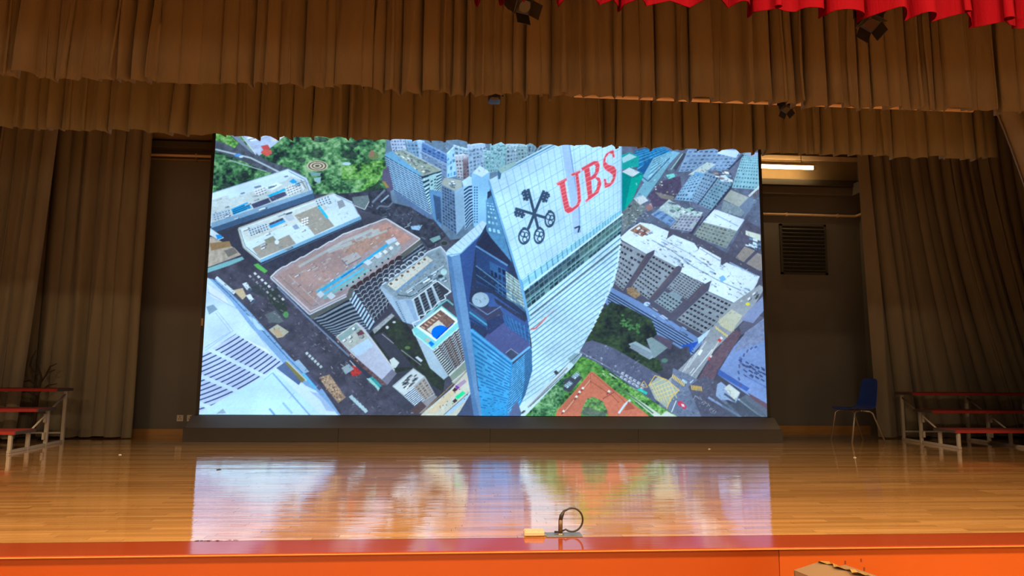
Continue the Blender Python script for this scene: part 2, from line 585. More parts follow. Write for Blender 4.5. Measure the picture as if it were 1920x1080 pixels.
    for i in range(5):
        for j in range(3):
            ell(592 + i * 5.4 + j * 2, 379 - i * 2 + j * 4.4 - 3, 2.2, 1.6, (188, 210, 228)); ell(593.6 + i * 5.4 + j * 2, 380.4 - i * 2 + j * 4.4 - 3, 1.3, 1, (60, 70, 88))
    for i in range(3):
        for j in range(3):
            ell(567 + i * 4.6, 412 - i * 1.6 + j * 4.6, 2.2, 1.7, (238, 240, 240)); ell(568.4 + i * 4.6, 414 - i * 1.6 + j * 4.6, 1, .8, (90, 88, 96))
    ell(519, 454, 4, 4, (220, 232, 244)); line([(521, 459), (528, 467)], 3, (140, 150, 150))
    poly([(548, 424), (556, 420), (562, 428), (553, 431)], (140, 160, 186)); line([(624, 366), (648, 384), (636, 396)], 2, (232, 240, 244))
    line([(630, 366), (662, 382), (672, 402)], 1.6, (150, 170, 190)); poly([(632, 378), (642, 374), (648, 386), (636, 392)], (150, 158, 170))
    clutter(b2, 14, [(230, 238, 244), (150, 150, 150), (190, 200, 206)], .02, .045, 12)
    # odds and ends at the left edge
    poly([(362, 425), (395, 428), (420, 446), (410, 450), (396, 442)], (206, 222, 232)); poly([(404, 440), (414, 440), (418, 446), (408, 449)], (40, 146, 220))
    poly([(362, 448), (398, 444), (440, 465), (452, 478), (393, 500), (362, 508)], (176, 164, 150), var=0.15, vs=5)
    poly([(393, 456), (430, 452), (434, 462), (396, 470)], (148, 118, 84)); poly([(420, 470), (438, 464), (446, 474), (428, 482)], (120, 112, 106))
    poly([(362, 512), (454, 481), (458, 486), (430, 498), (388, 512), (362, 520)], (122, 178, 184))
    poly([(475, 496), (484, 494), (502, 508), (494, 514)], (88, 172, 86))

    # ---- diagonal street on the left
    poly([(388, 512), (460, 488), (508, 520), (580, 592), (640, 650), (700, 710), (770, 782), (650, 792), (600, 735), (545, 670), (470, 575), (415, 520)],
         (76, 74, 88), var=0.22, vs=14)
    poly([(455, 540), (500, 530), (545, 575), (500, 560)], (62, 66, 72)); poly([(500, 545), (520, 540), (540, 580), (530, 592), (505, 565)], (56, 64, 60))
    poly([(496, 590), (516, 582), (532, 602), (524, 606), (506, 604)], (98, 108, 112)); ell(536, 590, 5, 6, (82, 140, 84))
    poly([(437, 544), (455, 540), (462, 555), (455, 562)], (190, 172, 140))
    for x, y in ((463, 536), (470, 558)):
        poly([(x - 9, y - 4), (x - 1, y - 7), (x + 8, y + 5), (x, y + 8)], (206, 222, 232)); poly([(x + 1, y + 6), (x + 6, y + 3), (x + 10, y + 8), (x + 5, y + 11)], (70, 86, 110))
    poly([(504, 618), (520, 608), (542, 622), (530, 632), (520, 634)], (180, 178, 158)); poly([(510, 620), (522, 616), (532, 630), (522, 633)], (190, 164, 132))
    for k in range(9):
        x, y = 475 + k * 6.5, 512 + k * 6.0
        poly([(x, y), (x + 3.5, y - 2), (x + 7, y + 2), (x + 3, y + 4)], rd.choice([(150, 160, 170), (60, 60, 76), (206, 212, 216), (110, 116, 130)]))
        poly([(x - 9, y + 5), (x - 6, y + 3), (x - 3, y + 7), (x - 6, y + 9)], rd.choice([(150, 160, 170), (206, 212, 216), (110, 116, 130)]), .7)
    for k in range(6):
        x, y = 572 + k * 5.2, 662 + k * 5.0
        poly([(x, y), (x + 4, y - 3), (x + 7, y + 1), (x + 3, y + 4)], (182, 198, 200))
        poly([(x + 82, y + 82), (x + 88, y + 78), (x + 92, y + 84), (x + 87, y + 88)], (168, 196, 204))
    for k in range(60):
        t = rd.random()
        x, y = 470 + 270 * t + rd.uniform(-28, 28), 530 + 240 * t + rd.uniform(-14, 14)
        line([(x, y), (x + rd.uniform(2, 6), y + rd.uniform(2, 5))], rd.uniform(.8, 1.6), rd.choice([(140, 142, 150), (190, 194, 196), (50, 50, 60), (112, 96, 94)]), .8)
    poly([(598, 708), (618, 702), (648, 745), (634, 756), (612, 728)], (168, 140, 116), var=0.3, vs=3)
    for k in range(40):
        x = rd.uniform(600, 640); y = 703 + (x - 600) * 1.0 + rd.uniform(-4, 16)
        ell(x, y, 1.2, .9, rd.choice([(90, 56, 50), (220, 200, 170), (200, 150, 110), (70, 60, 66)]))
    poly([(655, 690), (672, 678), (688, 690), (672, 704), (660, 706)], (186, 62, 60), var=.25, vs=2)
    poly([(640, 690), (654, 682), (664, 692), (648, 702)], (150, 168, 178)); poly([(655, 676), (665, 670), (675, 680), (666, 688)], (196, 212, 222))
    poly([(690, 708), (698, 704), (716, 724), (708, 728)], (60, 152, 156)); poly([(687, 710), (692, 707), (712, 728), (710, 732)], (150, 206, 200))

    # ---- white curved complex, bottom left
    poly([(362, 515), (392, 522), (430, 556), (470, 604), (530, 672), (590, 730), (640, 792), (362, 792)], (196, 222, 246), var=0.04, vs=20)
    poly([(392, 522), (410, 526), (470, 586), (540, 665), (605, 730), (648, 792), (632, 792), (585, 735), (530, 680), (468, 610), (430, 560)], (128, 168, 212))
    line([(398, 522), (430, 552), (470, 596), (540, 672), (600, 732)], 1.2, (52, 84, 124))
    line([(405, 520), (440, 550)], 6, (200, 220, 236)); poly([(462, 590), (478, 598), (496, 620), (484, 618)], (178, 214, 232))
    poly([(388, 532), (420, 554), (430, 572), (395, 556)], (222, 236, 250)); line([(390, 548), (430, 572), (470, 590), (480, 622), (500, 650)], 1, (150, 170, 206))
    poly([(387, 575), (400, 571), (408, 580), (392, 590)], (128, 156, 178))
    line([(404, 586), (432, 622), (384, 652)], 1, (150, 178, 214)); line([(408, 584), (437, 620), (384, 658)], 1, (150, 178, 214))
    poly([(440, 626), (500, 655), (507, 662), (505, 668), (448, 632)], (226, 240, 250))

    slat = [(378, 664), (440, 624), (534, 680), (380, 790)]

    def slats(u, v):
        t = u * 22 + 0.3
        k = (t - np.floor(t)) < 0.30
        w = (np.abs(v - 0.36) < 0.028) | (np.abs(v - 0.72) < 0.028)
        base = A3((186, 202, 238)) * (0.97 + 0.05 * hsh(np.floor(t), 0, 3))[:, None]
        return np.where(w[:, None], A3((196, 222, 246)), np.where(k[:, None], A3((42, 68, 108)), base))
    region = [(362, 672), (398, 654), (442, 626), (530, 680), (498, 703), (466, 720), (404, 756), (362, 780)]
    w = window_of(region)
    mm = inside(w[4], w[5], [region])
    X, Y = w[4][mm], w[5][mm]
    # slats run up to the right (about 31 degrees); beams cross them
    along = (X - 440) * 0.86 - (Y - 626) * 0.51
    across = (X - 440) * 0.51 + (Y - 626) * 0.86
    bow = across + 0.0022 * (along + 20) ** 2 * 0.5
    t = bow / 8.3
    k = (t - np.floor(t)) < 0.27
    beam = Y - (655 + (X - 392) * 0.49)
    beam2 = Y - (708 + (X - 384) * 0.42)
    beam3 = Y - (757 + (X - 374) * 0.35)
    bm_ = (np.abs(beam) < 4) | (np.abs(beam2) < 4) | (np.abs(beam3) < 4)
    col = np.where(k[:, None], A3((44, 66, 106)), A3((188, 202, 238)))
    col = np.where(bm_[:, None], A3((198, 224, 246)), col)
    put(w, mm, col)
    poly([(362, 792), (376, 778), (404, 757), (466, 722), (500, 704), (510, 694), (525, 700), (592, 732), (628, 770), (640, 792)], (192, 230, 250), var=0.03, vs=25)
    line([(511, 699), (582, 780)], 3, (140, 176, 218)); line([(495, 712), (511, 699)], 1.5, (150, 190, 224))
    poly([(516, 695), (570, 722), (590, 733), (622, 766), (636, 780), (600, 776)], (208, 232, 248))
    poly([(580, 733), (598, 738), (630, 772), (612, 770), (600, 750)], (168, 192, 228))
    poly([(518, 690), (536, 678), (568, 712), (560, 722)], (88, 106, 146)); poly([(534, 680), (540, 678), (572, 712), (566, 718)], (128, 120, 80))
    line([(537, 676), (575, 714)], 1.6, (206, 206, 170)); line([(530, 755), (548, 775)], 4, (150, 190, 226)); line([(505, 766), (515, 778)], 4, (120, 166, 206))
    line([(542, 748), (552, 736)], 1, (150, 184, 214)); poly([(405, 776), (418, 766), (424, 775)], (150, 170, 190))
    poly([(552, 678), (560, 674), (580, 697), (570, 700)], (150, 180, 210))
    poly([(578, 700), (604, 728), (598, 732), (568, 700)], (86, 90, 124)); line([(568, 700), (592, 728)], 5, (98, 190, 232))

    # ---- building 3: long brown roof with scalloped concrete facades
    poly([(580, 590), (655, 548), (752, 476), (790, 450), (806, 470), (770, 520), (740, 560), (735, 590), (702, 622), (652, 640), (620, 620)], (78, 82, 98))
    # street side strip
    poly([(505, 520), (512, 514), (582, 586), (640, 640), (700, 705), (690, 710), (636, 655), (578, 598)], (62, 64, 78))
    line([(520, 538), (572, 590), (655, 668)], 3.2, (116, 132, 160))
    # lower left facade: stepped bands
    q = [(580, 592), (655, 546), (698, 615), (634, 634)]

    def chev(u, v):
        t = v * 11 + 0.55 * np.clip((0.22 - u) / 0.22, 0, 1) - 0.25 * np.clip((u - 0.8) / .2, 0, 1)
        k = (t - np.floor(t)) < 0.52
        return np.where(k[:, None], A3((44, 50, 64)), A3((132, 146, 160)))
    tex(q, chev)
    # scalloped tower face
    q = [(655, 541), (752, 478), (738, 583), (700, 618)]
    poly([(655, 541), (752, 478), (760, 505), (736, 585), (700, 612)], (66, 64, 76))
    ncol = 8
    for c in range(ncol):
        a = lerp((655, 541), (752, 478), (c + .0) / ncol); b = lerp((655, 541), (752, 478), (c + 1.) / ncol)
        a2 = lerp((698, 612), (742, 560), (c + .0) / ncol); b2_ = lerp((698, 612), (742, 560), (c + 1.) / ncol)
        n = 10
        for r in range(n):
            t0 = (r / n) ** .9; t1 = ((r + 1) / n) ** .9
            p0, p1 = lerp(a, a2, t0), lerp(b, b2_, t0)
            p2, p3 = lerp(b, b2_, t1), lerp(a, a2, t1)
            hh = 3.2 * (1 - .5 * t0)
            mid = lerp(p0, p1, .5)
            poly([p0, (mid[0] - 1, mid[1] - hh), p1, p2, (lerp(p2, p3, .5)[0] - 1, lerp(p2, p3, .5)[1] - hh), p3], (62, 50, 54) if r < 1 else (56, 58, 70))
            line([p0, (mid[0] - 1.5, mid[1] - hh), p1], 1.3, (168, 176, 186))
        line([a, a2], 1.2, (150, 166, 180), .6)
    tex([(651, 556), (660, 540), (704, 606), (694, 622)], stripes(11, .55, (176, 206, 226), (58, 62, 80), 1))
    # right end facade: slanted bands
    tex([(752, 478), (788, 451), (803, 474), (758, 502)], stripes(4, .4, (128, 142, 154), (52, 58, 74), 1))
    roof3 = [(507, 520), (519, 508), (570, 481), (603, 463), (650, 437), (724, 410), (729, 411), (788, 448), (752, 476), (655, 540), (650, 556), (580, 590)]
    poly(roof3, (164, 146, 150), var=0.10, vs=9)

    def brown(x, y):
        n = fbm(x / 14, y / 9, 4)[:, None]
        return A3((158, 136, 138)) * n + A3((178, 146, 136)) * (1 - n)
    poly([(516, 520), (560, 492), (650, 444), (722, 415), (728, 417), (776, 446), (750, 464), (690, 470), (600, 540), (583, 580)], brown)
    poly([(690, 432), (727, 418), (772, 446), (752, 458), (735, 448), (705, 448)], (186, 142, 132), var=.14, vs=6)
    poly([(655, 455), (722, 428), (735, 440), (690, 470), (640, 478)], (170, 132, 112), a=.55, var=.2, vs=5)
    for (a, b, ww) in (((640, 455), (700, 430), 5), ((665, 450), (712, 432), 9), ((690, 446), (726, 432), 4), ((560, 500), (640, 455), 5), ((615, 472), (660, 455), 7)):
        line([a, b], ww, (176, 196, 200), .65)
    for k in range(60):
        t, b_ = rd.random(), rd.random()
        x = 525 + 200 * t + rd.uniform(-10, 40) * b_
        y = 520 - 98 * t + 45 * b_
        if inside(np.array([[x]]), np.array([[y]]), [[(530, 522), (720, 422), (765, 446), (690, 468), (590, 560)]])[0, 0]:
            w_ = rd.uniform(3, 12)
            line([(x, y), (x + w_, y - w_ * .52)], rd.uniform(1.5, 5), rd.choice([(176, 190, 192), (150, 118, 110), (182, 156, 146), (140, 112, 104), (190, 200, 206)]), rd.uniform(.25, .55))
    zz_ = [(507, 520), (519, 508)]
    for a_, b_ in (((519, 508), (570, 481)), ((570, 481), (650, 437)), ((650, 437), (724, 410))):
        for k in range(1, 4):
            m_ = lerp(a_, b_, k / 3)
            zz_ += [(m_[0] - 6, m_[1] + 1.5), m_]
    line(zz_ + [(788, 448), (752, 476)], 2.2, (206, 212, 220))
    poly([(580, 590), (650, 556), (656, 540), (664, 540), (660, 558), (584, 600)], (96, 98, 96)); poly([(752, 476), (788, 449), (790, 456), (756, 485)], (96, 96, 92))
    line([(512, 519), (582, 584), (648, 552)], 1.6, (206, 214, 226)); line([(507, 521), (580, 590), (650, 556)], 2, (190, 206, 222))
    line([(522, 516), (585, 574), (600, 570)], 1, (120, 118, 130)); line([(540, 515), (600, 572)], 1, (196, 184, 186))
    poly([(590, 545), (680, 488), (742, 446), (752, 462), (748, 472), (660, 535), (610, 560)], (150, 164, 170), var=.12, vs=4)
    line([(596, 548), (640, 520), (685, 489), (735, 452)], 5, (58, 168, 218)); line([(600, 556), (650, 524), (682, 503)], 4, (86, 190, 226))
    line([(606, 560), (690, 505)], 2, (90, 200, 200)); line([(640, 520), (680, 494)], 2, (30, 110, 180))
    for (x, y) in ((722, 472), (733, 465), (745, 457), (712, 476)):
        poly([(x - 5, y), (x, y - 4), (x + 5, y), (x, y + 4)], (222, 230, 230)); poly([(x - 5, y), (x, y + 4), (x, y + 7), (x - 5, y + 3)], (140, 150, 160))
    for (x, y, w_, h_) in ((708, 480, 9, 5), (690, 492, 9, 6), (601, 552, 8, 7), (621, 555, 9, 7)):
        poly([(x - w_, y), (x, y - h_), (x + w_, y), (x, y + h_)], (200, 214, 226))
    poly([(640, 485), (668, 472), (678, 482), (650, 497)], (178, 172, 172)); line([(641, 487), (650, 498), (678, 483)], 1, (90, 84, 90))
    poly([(722, 452), (740, 444), (745, 450), (728, 459)], (190, 206, 224))
    for k in range(9):
        ell(640 + k * 11, 543 - k * 7.2, 2.2, 1.8, (52, 58, 66)); ell(640 + k * 11, 543 - k * 7.2, 3, 2.4, (170, 180, 186), hole=.75)
    clutter([(520, 520), (724, 416), (760, 455), (590, 565)], 46, [(226, 232, 238), (190, 198, 204), (140, 128, 130), (206, 188, 184)], .008, .026, 31)

    # ---- building 4: jagged hotel
    poly([(712, 540), (716, 533), (800, 472), (826, 461), (838, 475), (846, 545), (800, 600), (785, 612), (756, 604)], (150, 172, 190))
    poly([(716, 536), (800, 476), (826, 466), (838, 490), (845, 545), (818, 545), (770, 560), (745, 562)], (132, 150, 162), var=.15, vs=3)
    line([(716, 534), (790, 484), (802, 472), (826, 462), (838, 476)], 2, (206, 222, 232))
    poly([(726, 534), (800, 480), (812, 488), (742, 545)], (206, 206, 196))
    for k in range(7):
        x, y = 733 + k * 10.5, 532 - k * 7.6
        ell(x, y, 4.6, 3.6, (226, 222, 208)); ell(x, y, 3, 2.4, (112, 100, 88))
    for k in range(7):
        x, y = 724 + k * 11, 524 - k * 8
        ell(x, y, 6, 4.5, (190, 206, 216)); ell(x + .5, y + 1, 4.6, 3.4, (70, 74, 86))
    line([(742, 548), (812, 494)], 3, (110, 150, 190)); line([(745, 553), (770, 556), (836, 510)], 1.4, (52, 60, 72)); line([(760, 548), (832, 498)], 1.5, (196, 214, 226))
    clutter([(750, 548), (830, 496), (842, 530), (775, 558)], 26, [(190, 214, 226), (220, 232, 238), (100, 116, 130), (150, 190, 206)], .05, .12, 41)
    ell(832, 510, 6, 6, (176, 214, 214)); ell(826, 518, 5, 3, (58, 66, 74))
    # facade of the hotel
    poly([(712, 540), (735, 556), (748, 562), (762, 560), (774, 563), (790, 598), (786, 612), (757, 604)], (160, 184, 206))
    poly([(735, 556), (748, 562), (764, 606), (756, 604)], (146, 172, 196)); poly([(760, 562), (774, 563), (788, 600), (782, 612)], (140, 166, 196))
    for k in range(12):
        line([(742 + k * 1.6, 566 + k * 3.4), (744 + k * 1.6, 567 + k * 3.4)], 1.6, (60, 80, 110))
    for (x, y, dx, dy) in ((776, 560, 11, 40), (787, 552, 12, 38), (799, 543, 13, 38), (811, 533, 15, 34)):
        poly([(x, y), (x + 9, y - 5), (x + 9 + dx, y + dy - 8), (x + dx, y + dy)], (54, 58, 68))
        for r in range(7):
            t = r / 7
            line([(x + dx * t, y + dy * t), (x + 9 + dx * t, y - 5 + (dy - 3) * t)], 1, (112, 124, 134))
        poly([(x - 4, y + 2), (x, y), (x + dx, y + dy), (x + dx - 4, y + dy - 4)], (176, 196, 208)); line([(x - 4, y + 3), (x, y), (x + 9, y - 6)], 1.6, (222, 232, 238))
    poly([(820, 528), (842, 545), (836, 556), (832, 562)], (60, 62, 72)); line([(820, 527), (846, 547), (833, 554), (836, 560), (822, 566), (812, 578), (800, 584), (797, 590), (786, 592), (787, 600), (773, 606), (777, 614)], 1.8, (216, 230, 236))

    # ---- dark park and car park in the middle
    poly([(693, 625), (712, 606), (740, 596), (762, 606), (774, 622), (806, 690), (834, 712), (830, 742), (795, 705), (775, 691), (742, 700), (720, 665)], foliage([(48, 48, 54), (52, 56, 54), (54, 62, 52), (62, 72, 58)], 6, 61))
    poly([(700, 630), (720, 622), (762, 672), (800, 715), (830, 735), (822, 742), (790, 705), (770, 688), (745, 690)], (66, 66, 78))
    line([(716, 626), (738, 644)], 1.5, (150, 156, 160)); line([(752, 656), (790, 685)], 1.5, (140, 146, 150)); ell(764, 652, 5, 3, (92, 122, 78))
    poly([(698, 618), (734, 588), (740, 592), (702, 626)], (150, 156, 160), var=.2, vs=3)
    ell(726, 614, 3, 3, (190, 200, 204)); ell(739, 604, 3, 2, (190, 200, 206))
    poly([(778, 670), (783, 668), (793, 676), (789, 679)], (196, 210, 220))
    # ---- building 6: low white block on the street
    poly([(628, 634), (634, 632), (720, 712), (726, 722), (716, 722), (660, 672)], (104, 80, 82), var=.3, vs=3)
    for k in range(16):
        line([(633 + k * 3, 640 + k * 3), (635 + k * 3, 642 + k * 3)], 1.8, rd.choice([(206, 190, 170), (90, 50, 50), (70, 76, 90)]))
    poly([(630, 632), (670, 604), (682, 614), (738, 690), (742, 700), (724, 720), (716, 712), (660, 664)], (186, 192, 212), var=.05)
    poly([(630, 632), (666, 606), (680, 618), (696, 640), (664, 664)], (180, 186, 180), var=.1, vs=3); poly([(656, 655), (690, 634), (700, 648), (672, 668)], (186, 212, 236))
    poly([(632, 632), (668, 607), (675, 614), (640, 640)], (140, 164, 166)); line([(630, 632), (668, 605), (700, 640), (740, 694)], 1.6, (206, 210, 200))
    poly([(668, 624), (678, 618), (684, 626), (672, 630)], (112, 70, 78)); clutter([(634, 632), (666, 610), (690, 638), (660, 660)], 12, [(232, 240, 242), (160, 170, 170)], .06, .12, 51)
    poly([(716, 712), (735, 692), (744, 700), (726, 722)], (122, 122, 140)); poly([(730, 675), (738, 670), (749, 680), (742, 690), (736, 690)], (206, 218, 216))

    # ---- building 5: slim tower with roof pool
    poly([(774, 619), (812, 657), (842, 704), (832, 712), (806, 690)], (168, 190, 206))
    face = [(812, 657), (862, 612), (876, 670), (843, 706)]
    poly(face, (76, 78, 88))
    for cidx in range(5):
        u0, u1 = cidx / 5, (cidx + 1) / 5
        for r in range(13):
            v0 = r / 13
            A_, B_ = sub(face, u0, v0, u1, min(1, v0 + .04))[:2]
            mid = lerp(A_, B_, .45)
            line([A_, (mid[0], mid[1] + 3.5), B_], 1.5, (186, 196, 200) if cidx != 2 else (170, 160, 150))
        P, Q = sub(face, u0, 0, u1, 1)[0], sub(face, u0, 0, u1, 1)[3]
        line([P, Q], 2, (100, 72, 68), .8)
    tex([(812, 658), (822, 650), (852, 697), (843, 706)], stripes(13, .5, (200, 212, 210), (46, 52, 58), 1))
    poly([(773, 617), (828, 573), (862, 600), (862, 614), (812, 657), (790, 636), (783, 633), (777, 627)], (126, 206, 206))
    line([(773, 618), (777, 628), (790, 637), (812, 656), (861, 614)], 2, (186, 232, 228))
    line([(800, 590), (838, 562), (850, 572)], 3, (118, 200, 200), .8)
    poly([(780, 613), (828, 576), (860, 602), (817, 640)], (228, 238, 240))
    poly([(786, 612), (826, 581), (854, 603), (818, 633)], (120, 92, 84), var=.3, vs=2.5)
    poly([(800, 618), (822, 600), (836, 612), (816, 632)], (206, 202, 188), var=.1, vs=2)
    for k in range(6):
        line([(790 + k * 6, 612 - k * 4.6), (797 + k * 6, 616 - k * 4.6)], 2, (222, 178, 150))
    w = window_of([(806, 605), (845, 605), (845, 640), (806, 640)])
    mm = inside(w[4], w[5], [[(786, 612), (826, 581), (854, 603), (818, 636)]]) & (((w[4] - 826) / 17) ** 2 + ((w[5] - 624) / 14) ** 2 < 1)
    put(w, mm, (10, 106, 222)); line([(818, 636), (850, 606)], 2, (20, 60, 170)); poly([(803, 643), (808, 639), (815, 645), (809, 650)], (16, 120, 216))
    poly([(797, 636), (803, 634), (806, 640), (801, 642)], (190, 180, 160))
    poly([(842, 704), (873, 674), (878, 692), (850, 718)], (142, 156, 142)); line([(842, 705), (873, 675)], 2.2, (214, 222, 222)); line([(848, 716), (880, 690)], 2, (210, 220, 222))

    # ---- building 7: small office block, bottom
    poly([(735, 724), (775, 690), (797, 706), (816, 740), (780, 764), (756, 742)], (170, 180, 190))
    poly([(738, 725), (775, 692), (795, 706), (757, 740)], (204, 214, 216)); clutter([(742, 725), (775, 697), (790, 706), (757, 735)], 22, [(236, 238, 236), (90, 80, 74), (60, 66, 70), (176, 180, 176)], .07, .16, 71)
    tex([(757, 740), (776, 726), (795, 748), (778, 762)], stripes(9, .5, (226, 234, 240), (76, 98, 124), 1)); tex([(776, 726), (796, 708), (814, 738), (796, 750)], wins(3, 7, (170, 160, 150), (120, 112, 110), .3, .3, 4))
    poly([(778, 762), (814, 740), (820, 744), (790, 775), (770, 775)], (146, 142, 146)); poly([(768, 770), (790, 752), (800, 762), (782, 778)], (90, 74, 76))
    # pale plaza with buses
    poly([(776, 792), (800, 768), (845, 730), (882, 690), (886, 742), (846, 792)], (206, 206, 190), var=.06)
    poly([(800, 775), (880, 700), (884, 708), (815, 775)], (214, 196, 164)); line([(790, 776), (876, 694)], 1.4, (170, 130, 90))
    line([(836, 778), (884, 738)], 7, (176, 206, 230)); line([(832, 778), (884, 732)], 1, (70, 84, 96))
    poly([(853, 724), (871, 711), (875, 716), (857, 731)], (120, 62, 156)); poly([(848, 732), (853, 726), (858, 731), (852, 735)], (66, 52, 60))
    poly([(853, 744), (868, 733), (873, 737), (858, 749)], (40, 222, 146)); poly([(848, 752), (854, 747), (858, 751), (852, 756)], (72, 60, 62))
    for k in range(16):
        ell(rd.uniform(820, 880), rd.uniform(725, 770), 1, .8, (60, 60, 66))
    poly([(884, 735), (905, 775), (905, 792), (848, 792), (862, 772)], (74, 86, 116)); poly([(846, 716), (884, 690), (890, 740), (886, 742)], (206, 206, 190), .6)

    # ---- towers in the upper middle
    poly([(725, 240), (1055, 240), (1055, 285), (920, 340), (912, 440), (845, 450), (800, 395), (735, 380), (722, 300)], (104, 128, 152), var=.15, vs=7)
    blocks = [
        ([(730, 255), (758, 255), (762, 285), (736, 285)], (182, 200, 226), (110, 130, 168), 5, 5),
        ([(760, 262), (788, 262), (795, 300), (770, 300)], (126, 160, 192), (80, 112, 146), 4, 6),
        ([(782, 262), (796, 266), (792, 300), (786, 300)], (150, 182, 216), (140, 170, 206), 2, 4),
        ([(792, 266), (842, 292), (838, 308), (790, 286)], (88, 124, 178), (58, 88, 140), 6, 3),
        ([(790, 284), (838, 308), (836, 338), (792, 308)], (104, 130, 164), (76, 98, 132), 7, 4),
        ([(838, 288), (852, 274), (856, 330), (838, 334)], (156, 202, 236), (84, 140, 190), 3, 5),
        ([(850, 272), (878, 280), (880, 300), (852, 300)], (150, 180, 202), (100, 130, 156), 4, 3),
        ([(852, 292), (878, 288), (880, 338), (858, 334)], (166, 174, 186), (96, 92, 104), 4, 7),
        ([(868, 298), (880, 296), (880, 336), (868, 336)], (116, 104, 112), (90, 80, 92), 2, 6),
        ([(876, 272), (910, 268), (912, 318), (880, 330)], (150, 176, 202), (96, 124, 156), 5, 8),
        ([(905, 282), (930, 285), (935, 320), (912, 326)], (132, 176, 186), (84, 126, 138), 4, 5),
        ([(918, 262), (950, 266), (946, 322), (922, 322)], (140, 186, 196), (110, 156, 168), 5, 7),
        ([(948, 270), (972, 272), (970, 310), (950, 318)], (150, 178, 194), (90, 112, 132), 4, 6),
        ([(968, 270), (990, 272), (992, 300), (972, 306)], (136, 168, 178), (92, 116, 128), 4, 5),
        ([(988, 262), (1034, 268), (1000, 300), (990, 300)], (120, 150, 166), (76, 96, 112), 5, 4),
    ]
    for k, (q, wc, gc, nu, nv) in enumerate(blocks):
        tex(q, wins(nu, nv, wc, gc, .28, .32, k))
        line([q[0], q[1]], 2, tuple(min(255, c + 50) for c in wc))
        poly([q[0], q[1], lerp(q[1], q[2], .14), lerp(q[0], q[3], .14)], tuple(min(255, c + 30) for c in wc), .7)
    clutter([(852, 284), (912, 268), (990, 270), (935, 320)], 50, [(196, 222, 236), (150, 184, 200), (90, 108, 126), (214, 232, 240)], .015, .04, 91)
    for k in range(8):
        line([(788, 290 + k * 3.4), (838, 312 + k * 3.4)], 1.1, (160, 178, 206), .5)
    # slab with ribbon windows
    sl = [(722, 290), (790, 330), (812, 395), (745, 370)]
    poly([(722, 290), (740, 284), (756, 280), (828, 318), (828, 330), (792, 330)], (150, 164, 154), var=.12, vs=4)
    clutter([(738, 286), (756, 281), (826, 318), (790, 328)], 34, [(200, 214, 206), (120, 136, 130), (84, 100, 108), (226, 232, 226)], .04, .11, 95)
    poly([(720, 290), (735, 283), (790, 326), (786, 332)], (110, 168, 206)); line([(756, 281), (826, 318)], 1.6, (176, 190, 190))
    tex([(721, 292), (790, 331), (808, 402), (738, 358)], stripes(15, .42, (36, 66, 104), (158, 194, 222), 1, 5, .06))
    for k in range(1, 8):
        line([lerp((721, 292), (790, 331), k / 8), lerp((738, 358), (808, 402), k / 8)], 1, (160, 196, 222), .8)
    q = [(790, 331), (828, 320), (828, 372), (808, 402)]
    tex(q, stripes(13, .45, (40, 66, 90), (176, 214, 222), 1)); poly([(804, 330), (818, 325), (818, 362), (808, 372)], (160, 204, 210)); tex([(804, 330), (818, 325), (818, 362), (808, 372)], wins(2, 7, (164, 208, 214), (50, 80, 104), .3, .4, 3))
    poly([(738, 356), (808, 402), (812, 412), (800, 408), (745, 372)], (96, 120, 158))
    poly([(804, 355), (828, 360), (828, 430), (812, 410)], (96, 142, 188)); poly([(812, 365), (826, 370), (828, 420), (818, 412)], (62, 86, 122))
    poly([(718, 318), (728, 312), (738, 355), (728, 360), (716, 340)], (94, 88, 116)); poly([(716, 340), (722, 340), (730, 352), (724, 352)], (150, 130, 70))
    # chevron tower and neighbours
    poly([(826, 345), (834, 333), (866, 338), (866, 360), (852, 358)], (160, 170, 166)); clutter([(832, 334), (866, 338), (862, 356), (840, 350)], 9, [(220, 232, 238), (110, 130, 140)], .12, .24, 99)
    tex([(828, 348), (852, 358), (856, 440), (830, 420)], wins(5, 13, (104, 132, 164), (60, 78, 108), .2, .25, 8)); poly([(852, 358), (868, 350), (872, 420), (856, 440)], (142, 178, 208))
    q = [(868, 342), (888, 336), (890, 412), (872, 432)]
    poly(q, (150, 194, 228))

    def chv(u, v):
        t = v * 12 - 0.8 * np.abs(u - 0.5)
        k = (t - np.floor(t)) < 0.5
        return np.where(k[:, None], A3((36, 62, 96)), A3((158, 198, 228)))
    tex(sub(q, .05, .12, .95, 1), chv)
    poly([(866, 340), (880, 330), (888, 334), (888, 346), (870, 350)], (180, 216, 238))
    poly([(884, 325), (900, 310), (918, 322), (920, 420), (888, 425)], (140, 196, 236)); poly([(886, 324), (900, 311), (918, 322), (904, 332)], (206, 232, 246))
    for k in range(14):
        line([(890, 350 + k * 5), (890, 352.5 + k * 5)], 2, (40, 70, 110)); line([(894.5, 350 + k * 5), (894.5, 352.5 + k * 5)], 2, (40, 70, 110))
    poly([(910, 375), (922, 368), (936, 420), (912, 430)], (120, 176, 214))

    # ---- right hand district
    poly([(1163, 240), (1450, 240), (1450, 540), (1163, 460)], (96, 104, 126), var=.2, vs=10)
    tex([(1190, 283), (1238, 272), (1262, 286), (1196, 330)], stripes(7, .8, (34, 112, 168), (100, 178, 210), 1)); poly([(1196, 318), (1228, 292), (1232, 322), (1210, 330)], (36, 96, 150))
    poly([(1225, 296), (1262, 283), (1275, 286), (1215, 350), (1202, 336)], (122, 178, 204)); tex([(1225, 300), (1258, 285), (1262, 292), (1215, 335)], stripes(5, .5, (84, 140, 172), (150, 200, 216), 1))
    poly([(1205, 345), (1258, 302), (1240, 330), (1212, 370), (1185, 378)], (116, 170, 190)); line([(1205, 332), (1215, 340), (1256, 296)], 2, (70, 96, 130))
    poly([(1166, 290), (1180, 286), (1198, 293), (1198, 312), (1166, 318)], (30, 166, 160)); poly([(1166, 296), (1180, 288), (1194, 294), (1168, 306)], (170, 214, 222))
